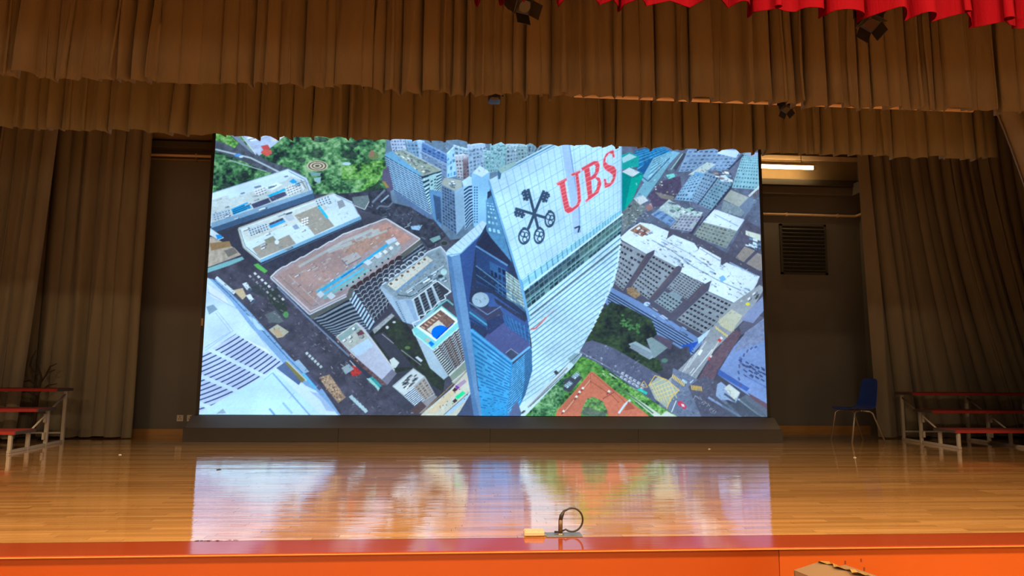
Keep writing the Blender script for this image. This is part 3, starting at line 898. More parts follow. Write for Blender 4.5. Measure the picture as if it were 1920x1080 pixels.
    poly([(1166, 324), (1182, 314), (1204, 325), (1206, 330), (1178, 390), (1166, 396)], (10, 138, 136)); poly([(1184, 334), (1206, 328), (1178, 392), (1172, 388)], (14, 168, 150)); poly([(1166, 322), (1180, 314), (1200, 323), (1186, 332)], (212, 222, 228))
    poly([(1240, 340), (1275, 330), (1278, 350), (1262, 378), (1225, 390), (1215, 368)], (84, 74, 98), var=.15)
    for k in range(12):
        ell(rd.uniform(1225, 1265), rd.uniform(335, 372), 1.8, 1.3, rd.choice([(196, 206, 210), (150, 160, 120)]))
    poly([(1248, 328), (1264, 325), (1266, 331), (1254, 336)], (120, 212, 206)); poly([(1228, 360), (1262, 368), (1264, 376), (1240, 372)], (130, 124, 120))
    line([(1254, 322), (1282, 286)], 7, (90, 110, 124)); line([(1258, 318), (1280, 288)], 1.2, (176, 206, 200)); line([(1265, 318), (1285, 288)], 6, (70, 72, 88))
    tex([(1290, 280), (1395, 280), (1366, 318), (1272, 322)], wins(11, 6, (132, 160, 192), (84, 104, 140), .3, .4, 2)); poly([(1350, 280), (1388, 282), (1380, 296), (1345, 288)], (196, 218, 236))
    tex([(1300, 322), (1336, 306), (1298, 378), (1264, 374)], wins(6, 11, (140, 180, 210), (70, 96, 130), .3, .4, 6)); poly([(1290, 328), (1325, 304), (1342, 308), (1318, 326)], (190, 206, 206)); poly([(1303, 322), (1322, 326), (1316, 331), (1300, 328)], (110, 166, 212))
    tex([(1322, 322), (1350, 330), (1312, 384), (1296, 376)], wins(5, 10, (128, 158, 184), (66, 84, 116), .3, .4, 7)); line([(1348, 330), (1308, 384)], 2, (62, 66, 88))
    tex([(1348, 332), (1376, 342), (1338, 396), (1312, 384)], wins(5, 10, (122, 158, 178), (70, 92, 118), .3, .4, 9)); poly([(1346, 330), (1360, 328), (1376, 342), (1352, 340)], (206, 226, 238))
    line([(1378, 342), (1312, 424)], 4, (58, 60, 80)); clutter([(1330, 312), (1368, 318), (1376, 342), (1340, 334)], 16, [(226, 232, 236), (160, 140, 136), (120, 150, 180)], .08, .2, 101)
    tex([(1394, 286), (1426, 288), (1426, 356), (1372, 352)], wins(9, 12, (140, 186, 200), (78, 122, 140), .35, .4, 12)); line([(1394, 290), (1366, 318)], 3, (60, 66, 90)); poly([(1396, 286), (1426, 286), (1426, 294), (1400, 292)], (160, 176, 206))
    poly([(1370, 356), (1404, 370), (1386, 388), (1356, 374)], (160, 166, 160), var=.06); poly([(1404, 370), (1420, 376), (1396, 408), (1386, 388)], (110, 126, 150)); line([(1426, 348), (1404, 368)], 4, (200, 210, 212)); line([(1426, 356), (1412, 370)], 5, (100, 92, 100))
    poly([(1356, 376), (1386, 388), (1396, 398), (1390, 406), (1352, 396)], (130, 146, 156), var=.15, vs=3)
    poly([(1340, 392), (1396, 412), (1382, 433), (1318, 416)], (212, 228, 244)); line([(1340, 402), (1384, 424)], 1.6, (150, 176, 210)); tex([(1318, 416), (1382, 433), (1362, 466), (1300, 442)], wins(9, 5, (140, 150, 146), (96, 110, 112), .3, .4, 14))
    line([(1316, 404), (1294, 440)], 7, (66, 64, 80)); poly([(1398, 412), (1430, 430), (1430, 530), (1350, 498), (1372, 458)], (88, 86, 104), var=.1); poly([(1398, 432), (1426, 440), (1426, 452), (1398, 440)], (206, 214, 200)); clutter([(1400, 442), (1426, 450), (1428, 474), (1396, 460)], 16, [(206, 226, 238), (110, 140, 170)], .12, .25, 103)
    poly([(1396, 462), (1416, 470), (1386, 500), (1370, 494)], (150, 140, 134)); poly([(1420, 474), (1430, 478), (1430, 506), (1410, 512), (1390, 502)], (150, 140, 136))
    tex([(1230, 396), (1256, 374), (1272, 392), (1246, 414)], wins(6, 4, (160, 182, 196), (90, 120, 160), .3, .4, 16)); tex([(1220, 402), (1234, 394), (1270, 410), (1258, 424)], wins(7, 3, (120, 154, 196), (64, 92, 140), .3, .4, 17))
    poly([(1236, 390), (1254, 374), (1290, 394), (1318, 398), (1310, 412), (1276, 420), (1262, 408)], (182, 202, 202), var=.15, vs=3); clutter([(1240, 386), (1256, 374), (1318, 398), (1280, 416)], 26, [(220, 234, 232), (150, 200, 180), (110, 130, 150), (206, 220, 230)], .05, .12, 105)
    tex([(1276, 404), (1316, 404), (1296, 434), (1256, 428)], wins(6, 5, (160, 172, 180), (110, 104, 140), .3, .3, 18))
    poly([(1166, 400), (1188, 372), (1204, 376), (1212, 392), (1186, 420), (1166, 436)], (110, 120, 122), var=.3, vs=3); poly([(1188, 372), (1206, 366), (1216, 376), (1200, 384)], (196, 206, 210)); poly([(1210, 386), (1222, 380), (1224, 392), (1214, 396)], (150, 112, 112))
    for k in range(30):
        ell(rd.uniform(1172, 1225), rd.uniform(385, 425), 1.8, 1.1, rd.choice([(70, 84, 84), (190, 204, 208), (150, 168, 172), (54, 62, 66)]))

    # big white roofed estate
    poly([(1150, 450), (1200, 416), (1300, 440), (1432, 512), (1432, 560), (1400, 600), (1330, 650), (1130, 560)], (84, 82, 98))
    wings = [[(1164, 452), (1212, 476), (1168, 545), (1140, 520)], [(1226, 476), (1268, 500), (1216, 562), (1184, 538)],
             [(1278, 508), (1318, 532), (1288, 562), (1250, 540)], [(1326, 546), (1392, 577), (1330, 634), (1268, 600)]]
    for k, q in enumerate(wings):
        tex(q, wins(7 if k < 3 else 9, 9 if k < 3 else 8, (138, 148, 158), (58, 54, 64), .22, .42, 20 + k, .8))
    poly([(1262, 545), (1280, 556), (1258, 585), (1226, 565)], (128, 148, 158)); tex([(1246, 546), (1280, 566), (1258, 586), (1228, 566)], wins(6, 4, (132, 150, 160), (66, 66, 76), .25, .4, 30))
    roofw = [(1163, 445), (1180, 430), (1200, 417), (1222, 420), (1254, 434), (1250, 448), (1262, 440), (1302, 456), (1310, 468), (1296, 476), (1312, 466), (1352, 488), (1350, 500), (1362, 492), (1424, 518), (1420, 530), (1394, 576), (1328, 546), (1334, 526), (1322, 532), (1276, 510), (1282, 494), (1268, 500), (1226, 478), (1228, 468), (1212, 476), (1166, 450)]
    poly(roofw, (212, 230, 244), var=.04)
    poly([(1181, 432), (1200, 420), (1220, 432), (1204, 444)], (150, 116, 100), var=.35, vs=2.5); clutter([(1184, 434), (1202, 422), (1222, 436), (1204, 446)], 14, [(222, 226, 226), (150, 90, 70), (120, 150, 140)], .1, .2, 107)
    clutter([(1170, 440), (1215, 425), (1420, 525), (1392, 570)], 95, [(236, 244, 250), (226, 236, 244), (176, 200, 216), (190, 186, 190), (150, 176, 206), (214, 220, 222)], .015, .04, 109)
    line([(1222, 450), (1260, 470), (1300, 500), (1345, 525), (1390, 545)], 1.5, (106, 124, 144), .8); line([(1240, 448), (1290, 474), (1340, 508)], 1.2, (120, 140, 160), .8)
    for a, b in (((1212, 478), (1184, 536)), ((1268, 502), (1222, 560)), ((1318, 534), (1292, 568))):
        line([a, b], 3, (98, 84, 92))
    line([(1424, 518), (1392, 578), (1376, 590)], 2, (206, 220, 230)); poly([(1348, 520), (1356, 516), (1362, 524), (1352, 530)], (120, 176, 220)); poly([(1312, 462), (1352, 484), (1348, 500), (1306, 478)], (222, 236, 248))
    poly([(1366, 494), (1418, 520), (1404, 540), (1352, 510)], (218, 234, 246), .8); line([(1312, 466), (1352, 490)], 1.4, (140, 160, 186)); line([(1368, 492), (1420, 518)], 2.4, (150, 176, 206))
    # podium decks
    poly([(1142, 536), (1160, 546), (1200, 566), (1320, 640), (1296, 666), (1240, 632), (1140, 574), (1130, 560)], (112, 140, 188))
    for k in range(5):
        line([(1140, 546 + k * 5), (1300, 640 + k * 5.5)], 2.1, (48, 58, 82))
        line([(1140, 548.6 + k * 5), (1300, 642.6 + k * 5.5)], 1, (132, 160, 200))
    poly([(1175, 540), (1188, 538), (1202, 552), (1192, 560), (1176, 550)], (150, 124, 96), var=.3, vs=2); ell(1213, 570, 6, 4, (176, 206, 232)); clutter([(1160, 548), (1190, 552), (1310, 632), (1290, 640)], 18, [(150, 180, 216), (90, 104, 140), (186, 206, 230)], .04, .09, 111)
    poly([(1276, 648), (1310, 640), (1296, 660)], (44, 84, 180)); poly([(1308, 634), (1332, 616), (1330, 625), (1310, 645)], (186, 218, 236))

    # dark tree park right of the tower
    poly([(1100, 640), (1122, 590), (1146, 566), (1175, 575), (1222, 600), (1232, 626), (1210, 650), (1250, 690), (1230, 700), (1160, 660)], foliage(DKGRN, 5, 71))
    for k in range(36):
        t = rd.random()
        ell(1164 + t * 36 + rd.uniform(-5, 5), 598 + t * 22 + rd.uniform(-9, 9), rd.uniform(1.5, 3.6), rd.uniform(1.2, 2.6), rd.choice([(76, 130, 70), (92, 150, 84), (70, 110, 66)]), .8)
    poly([(1235, 628), (1262, 640), (1258, 655), (1228, 650)], (92, 82, 100))
    poly([(1178, 645), (1192, 640), (1224, 658), (1230, 668), (1218, 674), (1200, 664)], (150, 170, 178)); poly([(1186, 644), (1226, 664), (1217, 672), (1180, 652)], (132, 146, 158)); poly([(1212, 636), (1222, 632), (1252, 652), (1226, 672)], (128, 148, 152))
    poly([(1236, 672), (1290, 648), (1296, 668), (1268, 695), (1245, 698)], (76, 76, 88), var=.15); ell(1246, 676, 6, 4, (90, 128, 112))

    # roads at lower right
    poly([(1070, 655), (1090, 645), (1110, 638), (1150, 652), (1240, 705), (1240, 750), (1210, 760), (1120, 702)], (94, 98, 122), var=.12, vs=8)
    for k in range(4):
        line([(1086 + k * 2, 658 + k * 9), (1200, 722 + k * 6)], 1, (170, 178, 196), .8)
    for k in range(26):
        t = rd.random()
        x, y = 1095 + 110 * t, 655 + 58 * t + rd.uniform(-2, 24)
        line([(x, y), (x + 3, y + 1.8)], 1.5, rd.choice([(206, 214, 224), (150, 158, 178), (60, 64, 80)]))
    for i in range(6):
        for j in range(2):
            x, y = 1166 + i * 7.5 - j * 2, 697 + i * 4.4 + j * 7
            poly([(x, y), (x + 5, y + 2.6), (x + 3, y + 6.5), (x - 2, y + 3.6)], (198, 206, 216)); line([(x + 1, y + 3), (x + 4, y + 4.4)], 1.2, (80, 92, 110))
    poly([(1266, 700), (1310, 655), (1332, 618), (1350, 596), (1372, 570), (1404, 548), (1424, 534), (1434, 540), (1404, 590), (1368, 628), (1340, 656), (1318, 690), (1296, 725), (1280, 735), (1250, 715)], (150, 156, 164), var=.06)
    poly([(1346, 602), (1372, 580), (1392, 592), (1372, 622), (1352, 612)], (206, 204, 170), .7)
    for k in range(7):
        line([(1348 + k * 4.6, 592 + k * 3.4), (1356 + k * 3.2, 614 + k * 2)], 1, (228, 214, 160), .7)
    for k in range(8):
        line([(1342 + k * 3.5, 612 + k * 2.6), (1344 + k * 3.5, 618 + k * 2.6)], 2, (232, 206, 120))
    for k in range(3):
        line([(1318 - k * 14 + 6, 640 + k * 16), (1290 - k * 6, 690 + k * 5)], 1.2, (222, 228, 230), .9)
    line([(1336, 655), (1308, 690), (1296, 705)], 1.6, (220, 228, 232)); line([(1294, 700), (1302, 690)], 1.5, (220, 228, 232)); line([(1316, 640), (1330, 620)], 1, (210, 216, 220)); line([(1348, 640), (1330, 668)], 1.5, (214, 206, 190))
    for x, y in ((1348, 635), (1330, 670)):
        poly([(x - 3, y + 3), (x + 1, y - 1), (x + 6, y + 3), (x + 2, y + 7)], (206, 74, 70)); poly([(x + 1, y - 1), (x + 4, y - 4), (x + 8, y - 1), (x + 5, y + 2)], (232, 236, 238))
    poly([(1308, 664), (1314, 655), (1318, 657), (1312, 667)], (228, 234, 238)); ell(1402, 570, 4, 3, (226, 214, 70)); clutter([(1396, 556), (1420, 540), (1426, 556), (1402, 580)], 10, [(60, 70, 66), (226, 230, 230)], .1, .2, 115)
    poly([(1300, 725), (1330, 675), (1365, 630), (1380, 618), (1392, 622), (1376, 650), (1348, 690), (1330, 730)], (104, 84, 96), var=.12); poly([(1386, 612), (1398, 600), (1420, 590), (1434, 596), (1420, 612), (1390, 628)], (96, 96, 116))
    poly([(1390, 600), (1400, 586), (1430, 556), (1434, 580), (1412, 606)], (128, 140, 176))
    poly([(1262, 690), (1296, 705), (1340, 730), (1385, 775), (1395, 792), (1240, 792), (1225, 770), (1256, 735)], (112, 122, 146), var=.1)
    poly([(1290, 725), (1320, 705), (1345, 715), (1345, 745), (1400, 792), (1320, 792)], (90, 90, 108), var=.1, vs=5)
    # yellow box junction and crossings
    poly([(1216, 722), (1235, 705), (1248, 712), (1274, 732), (1262, 745), (1250, 765), (1228, 748)], (166, 176, 164))
    for k in range(7):
        line([(1219 + k * 6.5, 720 - abs(k - 2) * 1.0 + k * .6), (1236 + k * 5.5, 752 + k * 1.6 - max(0, k - 3) * 5)], 1.2, (226, 202, 130))
    for k in range(5):
        line([(1218 + k * 4, 723 + k * 6), (1246 + k * 6, 710 + k * 6.5)], 1.2, (226, 202, 130))
    line([(1216, 723), (1228, 704), (1250, 712), (1274, 732), (1260, 740), (1250, 767)], 1.6, (232, 190, 90))
    line([(1201, 724), (1207, 714), (1214, 726), (1201, 726)], 1.4, (226, 180, 96))
    for k in range(9):
        line([(1262 + k * 2.7, 702 + k * 1.9), (1260 + k * 2.7, 709 + k * 1.9)], 1.7, (240, 202, 96))
    for k in range(7):
        line([(1296 + k * 3, 722 + k * .4), (1298 + k * 3, 731 + k * .4)], 1.6, (238, 192, 84))
    line([(1279, 712), (1288, 718)], 4, (172, 206, 226)); line([(1294, 718), (1300, 712)], 2, (200, 226, 236))
    poly([(1271, 752), (1278, 752), (1288, 762), (1284, 768), (1270, 758)], (206, 70, 96)); poly([(1277, 757), (1282, 758), (1284, 763), (1279, 762)], (232, 236, 236)); line([(1268, 751), (1259, 773)], 1.6, (226, 236, 238))
    for k in range(14):
        line([(1300 + k * 3, 740 + k * 2.2 + rd.uniform(-5, 9)), (1304 + k * 3, 742 + k * 2.2)], 1.2, (190, 200, 214), .6)
    # lavender mall, lower right corner
    poly([(1350, 692), (1376, 650), (1400, 622), (1434, 596), (1446, 600), (1446, 770), (1420, 752), (1348, 704)], (124, 148, 198), var=.05)
    poly([(1348, 692), (1402, 726), (1406, 728), (1400, 734), (1345, 702)], (70, 98, 168)); poly([(1398, 622), (1434, 598), (1434, 640), (1390, 655), (1374, 662)], (128, 138, 170), var=.15, vs=4)
    for k in range(6):
        a = math.radians(200 - k * 22)
        ell(1408 + 20 * math.cos(a), 676 + 12 * math.sin(a), 4, 2, (84, 86, 128) if k % 2 else (86, 116, 172), rot=.7)
    for k in range(11):
        x, y = 1394 + (k % 4) * 11, 684 + (k // 4) * 9 + (k % 4) * 1.5
        line([(x, y), (x + 7, y + 5)], 2.2, (66, 74, 116))
    line([(1400, 706), (1440, 728)], 2, (100, 122, 180))
    poly([(1345, 720), (1352, 716), (1362, 724), (1368, 720), (1388, 736), (1380, 756), (1366, 750), (1352, 750), (1342, 742)], (150, 172, 208)); poly([(1358, 728), (1366, 721), (1387, 736), (1378, 752)], (206, 212, 204)); line([(1358, 738), (1378, 752)], 4, (86, 92, 108))
    line([(1384, 748), (1420, 775), (1435, 784)], 3.4, (170, 194, 206)); poly([(1400, 740), (1438, 764), (1438, 784), (1425, 780), (1386, 748)], (104, 112, 128), .8); line([(1328, 745), (1370, 770), (1392, 784)], 4, (136, 158, 196)); poly([(1402, 736), (1440, 758), (1440, 768), (1410, 748)], (108, 84, 96))

    # ---- garden and terracotta roofs in front of the tower
    poly([(972, 792), (1010, 745), (1040, 720), (1064, 690), (1092, 668), (1112, 676), (1150, 700), (1210, 745), (1290, 792)], foliage(LIME[:4], 4, 81))
    poly([(985, 792), (1010, 750), (1056, 705), (1064, 715), (1064, 730), (1040, 775), (1036, 792)], foliage(GREENS[1:], 3.5, 83))
    poly([(1058, 712), (1080, 700), (1092, 708), (1068, 736), (1056, 730)], (70, 72, 84))
    for (x, y) in ((1080, 703), (1066, 720)):
        q = [(x - 9, y + 3), (x + 2, y - 6), (x + 9, y - 1), (x - 2, y + 8)]
        poly(q, (190, 220, 226)); tex(q, wins(4, 3, (190, 220, 226), (30, 52, 80), .3, .3, 2, .1))
    poly([(1128, 700), (1145, 700), (1215, 752), (1290, 792), (1240, 792)], (206, 216, 204)); line([(1140, 712), (1200, 755), (1225, 775)], 3, (92, 130, 90)); line([(1160, 722), (1240, 778)], 1.4, (110, 110, 110))
    poly([(1124, 690), (1150, 706), (1200, 735), (1250, 770), (1240, 778), (1190, 745), (1140, 712)], foliage(LIME, 3, 87)); poly([(1194, 730), (1200, 728), (1214, 736), (1212, 740)], (40, 206, 176))
    poly([(1040, 792), (1044, 770), (1080, 730), (1106, 698), (1112, 697), (1150, 730), (1215, 778), (1225, 792)], (206, 118, 92), var=.06, vs=4)
    poly([(1044, 772), (1104, 704), (1108, 716), (1062, 775)], (190, 110, 84)); line([(1107, 699), (1108, 722)], 1, (150, 80, 64)); line([(1108, 698), (1155, 738), (1180, 762)], 1, (150, 82, 66)); line([(1107, 712), (1060, 770)], 1.6, (232, 168, 142))
    line([(1106, 714), (1148, 742), (1160, 755)], 1, (140, 76, 62)); line([(1152, 735), (1130, 748)], 1.4, (140, 76, 62))
    for x, y in ((1093, 728), (1087, 735), (1081, 744), (1057, 771), (1142, 734)):
        poly([(x - 3, y), (x, y - 3), (x + 3, y), (x, y + 3)], (232, 236, 232)); poly([(x - 5, y + 4), (x - 1, y + 1), (x + 1, y + 3), (x - 4, y + 7)], (150, 76, 64))
    poly([(1086, 792), (1092, 765), (1100, 748), (1112, 744), (1130, 752), (1138, 768), (1142, 792)], foliage([(70, 80, 76), (84, 120, 72), (110, 160, 84), (140, 184, 110)], 3.5, 89)); poly([(1088, 775), (1100, 762), (1136, 775), (1136, 792)], (92, 96, 100), .7)
    line([(1160, 775), (1172, 758), (1182, 750)], 4, (206, 224, 232)); poly([(1178, 752), (1192, 766), (1170, 770)], (178, 92, 74))

    # ---- the glass tower with the sign
    # fin
    poly([(838, 478), (864, 474), (874, 560), (886, 640), (896, 730), (908, 768), (902, 792), (890, 792), (880, 724), (866, 645), (850, 560)], (106, 146, 188))
    poly([(838, 478), (846, 477), (858, 560), (874, 645), (890, 740), (902, 792), (890, 792), (880, 724), (866, 645), (850, 560)], (88, 126, 172))
    poly([(862, 476), (912, 428), (900, 470), (893, 520), (888, 560), (886, 640), (874, 560)], (58, 84, 140))
    poly([(836, 478), (838, 470), (904, 414), (912, 418), (914, 428), (864, 476), (846, 481)], (190, 222, 240)); line([(838, 479), (864, 475), (913, 428)], 2, (122, 168, 208))
    for k in range(9):
        a = lerp((838, 470), (905, 414), k / 9); b = lerp((852, 479), (913, 428), k / 9)
        line([a, b], 1, (128, 168, 200), .8)
    # recess behind the curved front
    poly([(912, 420), (914, 360), (922, 356), (950, 440), (978, 545), (992, 600), (994, 650), (960, 680), (884, 626), (880, 560), (890, 480), (893, 455)], (50, 60, 88))
    poly([(912, 375), (922, 366), (945, 440), (962, 500), (960, 492), (920, 462), (912, 430)], (84, 138, 180), var=.1); tex([(912, 378), (924, 380), (940, 442), (914, 436)], wins(3, 7, (82, 132, 172), (150, 206, 232), .3, .4, 2))
    poly([(893, 462), (912, 432), (920, 445), (958, 490), (954, 500), (892, 462)], (46, 50, 74)); line([(892, 461), (952, 498)], 3.4, (92, 140, 190)); poly([(893, 466), (952, 500), (960, 545), (964, 560), (893, 530)], (50, 72, 118))
    tex([(937, 500), (975, 528), (986, 580), (948, 560)], stripes(9, .5, (172, 190, 176), (106, 134, 150), 1, 3, .2)); tex([(918, 490), (948, 505), (950, 560), (920, 540)], wins(4, 4, (58, 96, 146), (40, 54, 86), .2, .2, 3))
    poly([(890, 498), (930, 520), (928, 545), (892, 525)], (44, 56, 84)); line([(892, 498), (945, 538), (985, 582)], 2, (92, 136, 172)); line([(893, 515), (930, 540), (985, 585)], 1.4, (80, 124, 166))
    poly([(908, 548), (922, 550), (990, 600), (992, 640), (950, 620), (918, 580)], (64, 92, 150)); poly([(926, 558), (985, 596), (988, 600), (984, 604), (930, 568)], (56, 60, 84)); tex([(942, 588), (992, 615), (994, 650), (958, 625)], stripes(7, .8, (52, 92, 144), (84, 130, 178), 0))
    poly([(880, 578), (906, 575), (935, 575), (945, 590), (915, 608), (905, 596)], (64, 66, 92)); line([(880, 567), (914, 590), (940, 574)], 1.6, (110, 140, 176)); poly([(880, 575), (912, 600), (916, 620), (880, 600)], (58, 84, 128)); line([(880, 585), (914, 610)], 3, (74, 164, 190)); line([(880, 596), (912, 616)], 3, (40, 60, 104))
    poly([(914, 626), (942, 606), (990, 640), (995, 650), (960, 680), (908, 634)], (80, 88, 136)); poly([(912, 600), (942, 592), (946, 604), (916, 628)], (52, 62, 98))
    ell(901, 562, 16, 14, (160, 186, 206)); ell(898, 558, 10, 8, (176, 200, 216), .5); line([(899, 562), (902, 567)], 1.2, (84, 104, 120))
    poly([(948, 662), (958, 654), (972, 664), (960, 676)], (68, 74, 98)); line([(948, 662), (958, 654), (972, 664)], 1.2, (142, 166, 190))
    # lower blue curtain walls
    lb = [(882, 620), (960, 680), (956, 792), (902, 792)]
    poly([(882, 620), (886, 616), (960, 676), (962, 690), (954, 740), (950, 792), (908, 792), (902, 740), (892, 690)], (46, 142, 204))

    def blu(u, v):
        n = fbm(u * 4, v * 3, 6)
        t = v * 26
        k = ((t - np.floor(t)) < 0.4) & (hsh(np.floor(t), np.floor(u * 14), 5) > v * 1.0 - .05)
        c = (A3((84, 168, 220)) * (1 - v[:, None]) + A3((48, 150, 212)) * v[:, None]) * (0.85 + .3 * n)[:, None]
        return np.where(k[:, None], A3((44, 104, 160)), c)
    tex([(884, 624), (958, 682), (950, 792), (905, 792)], blu)
    line([(882, 618), (959, 678)], 4, (96, 164, 216)); line([(959, 678), (994, 650)], 4, (106, 176, 222))
    rb = [(960, 682), (996, 652), (996, 700), (950, 792)]
    poly([(960, 684), (996, 652), (1000, 690), (992, 735), (970, 775), (955, 792), (946, 792), (954, 740)], (66, 134, 186))
    tex([(960, 684), (997, 652), (994, 735), (952, 775)], stripes(20, .4, (44, 92, 142), (92, 168, 214), 1)); poly([(984, 665), (996, 654), (1000, 690), (990, 738), (975, 765), (984, 715)], (52, 84, 124), .6)
    # striped curved front
    front = [(986, 578), (1163, 436), (1164, 452), (1159, 500), (1150, 535), (1128, 580), (1108, 622), (1086, 660), (1056, 690), (1010, 735), (972, 778), (962, 786), (985, 740), (998, 695), (997, 645)]
    poly(front, (176, 214, 236))
    w = window_of(front)
    mm = inside(w[4], w[5], [front])
    X, Y = w[4][mm], w[5][mm]
    # storeys fall to the left; they steepen and crowd further down
    s_top = -0.805
    dd = (Y - (578 + (X - 986) * s_top))
    dd = dd - 0.0006 * (X - 986) * np.clip(dd, 0, 300)
    per = 9.2
    t = dd / per - 0.00095 * dd ** 2 / per * -0.2
    k = t - np.floor(t)
    i = np.floor(t)
    dk = np.clip(1 - dd / 260, .25, 1)
    c1, c2 = A3((196, 230, 246)), A3((92, 142, 172))
    c = np.where((k < .30)[:, None], c2 * (1 - .0 * dk[:, None]) * dk[:, None] + c1 * (1 - dk[:, None]) * .85 + c2 * (1 - dk[:, None]) * .1, c1)
    dots = (hsh(np.floor(X / 3), i, 4) > .7) & (k > .42) & (k < .62)
    c = np.where(dots[:, None], c * .86, c)
    c = np.where(((i == 2) & (k < .5))[:, None] & (X > 995)[:, None], A3((70, 84, 100)) * .6 + c * .4, c)
    put(w, mm, c)
    for k in range(20):
        t = k / 20
        x, y = 1163 - 60 * t ** 1.6, 455 + 175 * t
        poly([(x - 2, y - 4), (x + 3, y - 2), (x - 2, y + 4)], (206, 234, 246))
    line([(995, 617), (1004, 616), (1024, 595)], 3, (206, 106, 106)); line([(1004, 614), (1040, 580)], 1.2, (220, 150, 160), .7)
    # dark glass storeys
    dg = [(982, 545), (1166, 402), (1164, 440), (988, 580)]
    tex(dg, wins(22, 4, (104, 146, 148), (50, 70, 86), .12, .2, 40, .7)); poly([(982, 545), (1100, 453), (1100, 476), (985, 562)], (52, 66, 84), .35); poly([(1085, 470), (1164, 408), (1164, 430), (1090, 490)], (118, 156, 146), .4)
    line([(986, 566), (1165, 424)], 1.8, (150, 200, 206), .8); line([(988, 581), (1163, 440)], 2.5, (190, 226, 240))
    # glass band with ribs
    tex([(975, 523), (1166, 388), (1166, 404), (981, 548)], stripes(26, .2, (88, 150, 180), (146, 206, 228), 0)); line([(978, 546), (1168, 401)], 3, (206, 232, 240)); line([(975, 526), (1166, 391)], 1.2, (206, 238, 246))
    # white gridded head of the tower
    head = [(917, 338), (1166, 206), (1166, 389), (975, 524)]

    def grid(u, v):
        a, b = u * 21, v * 9.0
        fa, fb = a - np.floor(a), b - np.floor(b)
        b3 = v * 27
        f3 = b3 - np.floor(b3)
        c = A3((188, 224, 245)) * (0.97 + .06 * fbm(u * 8, v * 6, 2))[:, None]
        c = np.where(((f3 < .14))[:, None], A3((176, 214, 238)), c)
        c = np.where(((fa < .075) | (fb < .05))[:, None], A3((136, 182, 214)), c)
        return c
    tex(head, grid)
    line([(917, 338), (945, 430), (975, 525), (992, 600)], 5, (112, 170, 214)); line([(919, 338), (947, 428), (977, 524)], 2, (182, 222, 242))
    line([(936, 326), (1040, 272)], 7, (96, 150, 186)); line([(936, 322), (1036, 270)], 2.4, (190, 220, 236)); line([(918, 338), (1060, 263)], 2, (196, 226, 242))
    poly([(932, 316), (966, 302), (968, 308), (940, 326)], (150, 186, 186)); poly([(933, 318), (940, 326), (938, 336), (934, 336)], (70, 110, 146))
    poly([(1048, 240), (1063, 240), (1074, 320), (1084, 380), (1088, 436), (1076, 440), (1070, 380), (1058, 310)], (164, 194, 234)); line([(1063, 240), (1075, 320), (1085, 380), (1088, 436)], 2, (120, 156, 206)); line([(1077, 428), (1087, 424), (1084, 436)], 3, (52, 66, 86))
    poly([(1164, 240), (1166, 240), (1166, 400), (1163, 400)], (150, 196, 226))

    # emblem: three crossed keys
    K = (58, 78, 104)

    def bit(x, y, ang, flip):
        ca, sa = math.cos(ang), math.sin(ang)

        def T(a, b):
            a, b = a * 1.3, b * 1.25
            return (x + ca * a - sa * b * flip, y + sa * a + ca * b * flip)
        for a0 in (1.5, 6.0, 10.5):
            poly([T(a0, 1), T(a0 + 3.6, 1), T(a0 + 3.6, 10.5), T(a0, 10.5)], K)
        poly([T(0, 3.5), T(16.5, 3.5), T(16.5, 7.5), T(0, 7.5)], K); poly([T(4, 9), T(6, 9), T(6, 12), T(4, 12)], K); poly([T(11, 8), T(15, 8), T(15, 11), T(11, 11)], K)
    for (p0, p1, fl) in (((990, 354), (1009, 428), 1), ((1020, 357), (990, 430), -1), ((966, 391), (1022, 408), 1)):
        line([p0, p1], 5.2, K)
        bit(p0[0], p0[1], math.atan2(p1[1] - p0[1], p1[0] - p0[0]), fl)
    for (cx, cy, rx, ry, rot) in ((983, 443, 11.5, 16, .15), (1011, 442, 10.5, 16, .15), (1031, 411, 10, 16, .15)):
        ell(cx, cy, rx, ry, K, hole=.74, rot=rot)
        ell(cx - 3, cy - 4, 5, 5.5, K, hole=.62); ell(cx + 3.6, cy - 3, 4.6, 5, K, hole=.6); ell(cx + 1, cy + 6, 5, 5.5, K, hole=.62)
        ell(cx, cy + 0.5, 2.4, 2.4, K); ell(cx, cy - 15, 4, 2.2, K)
    # letters
    def Z(pts):
        return [(900 + x / 6.75, 250 + y / 6.75) for x, y in pts]
    U = Z([(966, 632), (1095, 566), (1100, 592), (1072, 612), (1100, 790), (1130, 925), (1165, 948), (1215, 912), (1238, 860), (1232, 745), (1206, 522), (1165, 542), (1150, 518), (1270, 466), (1268, 494), (1242, 512), (1266, 700), (1278, 850), (1250, 922), (1165, 990), (1112, 1012), (1074, 982), (1048, 870), (1008, 652), (982, 658)])
    Bo = Z([(1284, 440), (1440, 352), (1492, 352), (1514, 400), (1504, 485), (1466, 548), (1516, 566), (1536, 640), (1500, 750), (1342, 874), (1334, 850), (1368, 822), (1320, 468), (1294, 468)])
    B1 = Z([(1384, 432), (1436, 396), (1462, 412), (1456, 492), (1402, 556)])
    B2 = Z([(1408, 596), (1456, 564), (1490, 606), (1474, 704), (1432, 762), (1420, 760)])
    S = Z([(1690, 214), (1704, 304), (1684, 304), (1668, 256), (1632, 252), (1594, 304), (1584, 356), (1622, 398), (1694, 416), (1724, 462), (1718, 545), (1690, 624), (1640, 672), (1580, 692), (1568, 578), (1590, 578), (1604, 632), (1650, 628), (1682, 566), (1680, 528), (1640, 494), (1588, 460), (1558, 418), (1562, 330), (1598, 258), (1650, 222)])
    RD = (218, 78, 90)
    for L in (U, Bo, S):
        line(L + [L[0]], 2.6, (232, 190, 206), .8)
    poly(U, RD); poly(Bo, RD, holes=[B1, B2]); poly(S, RD)
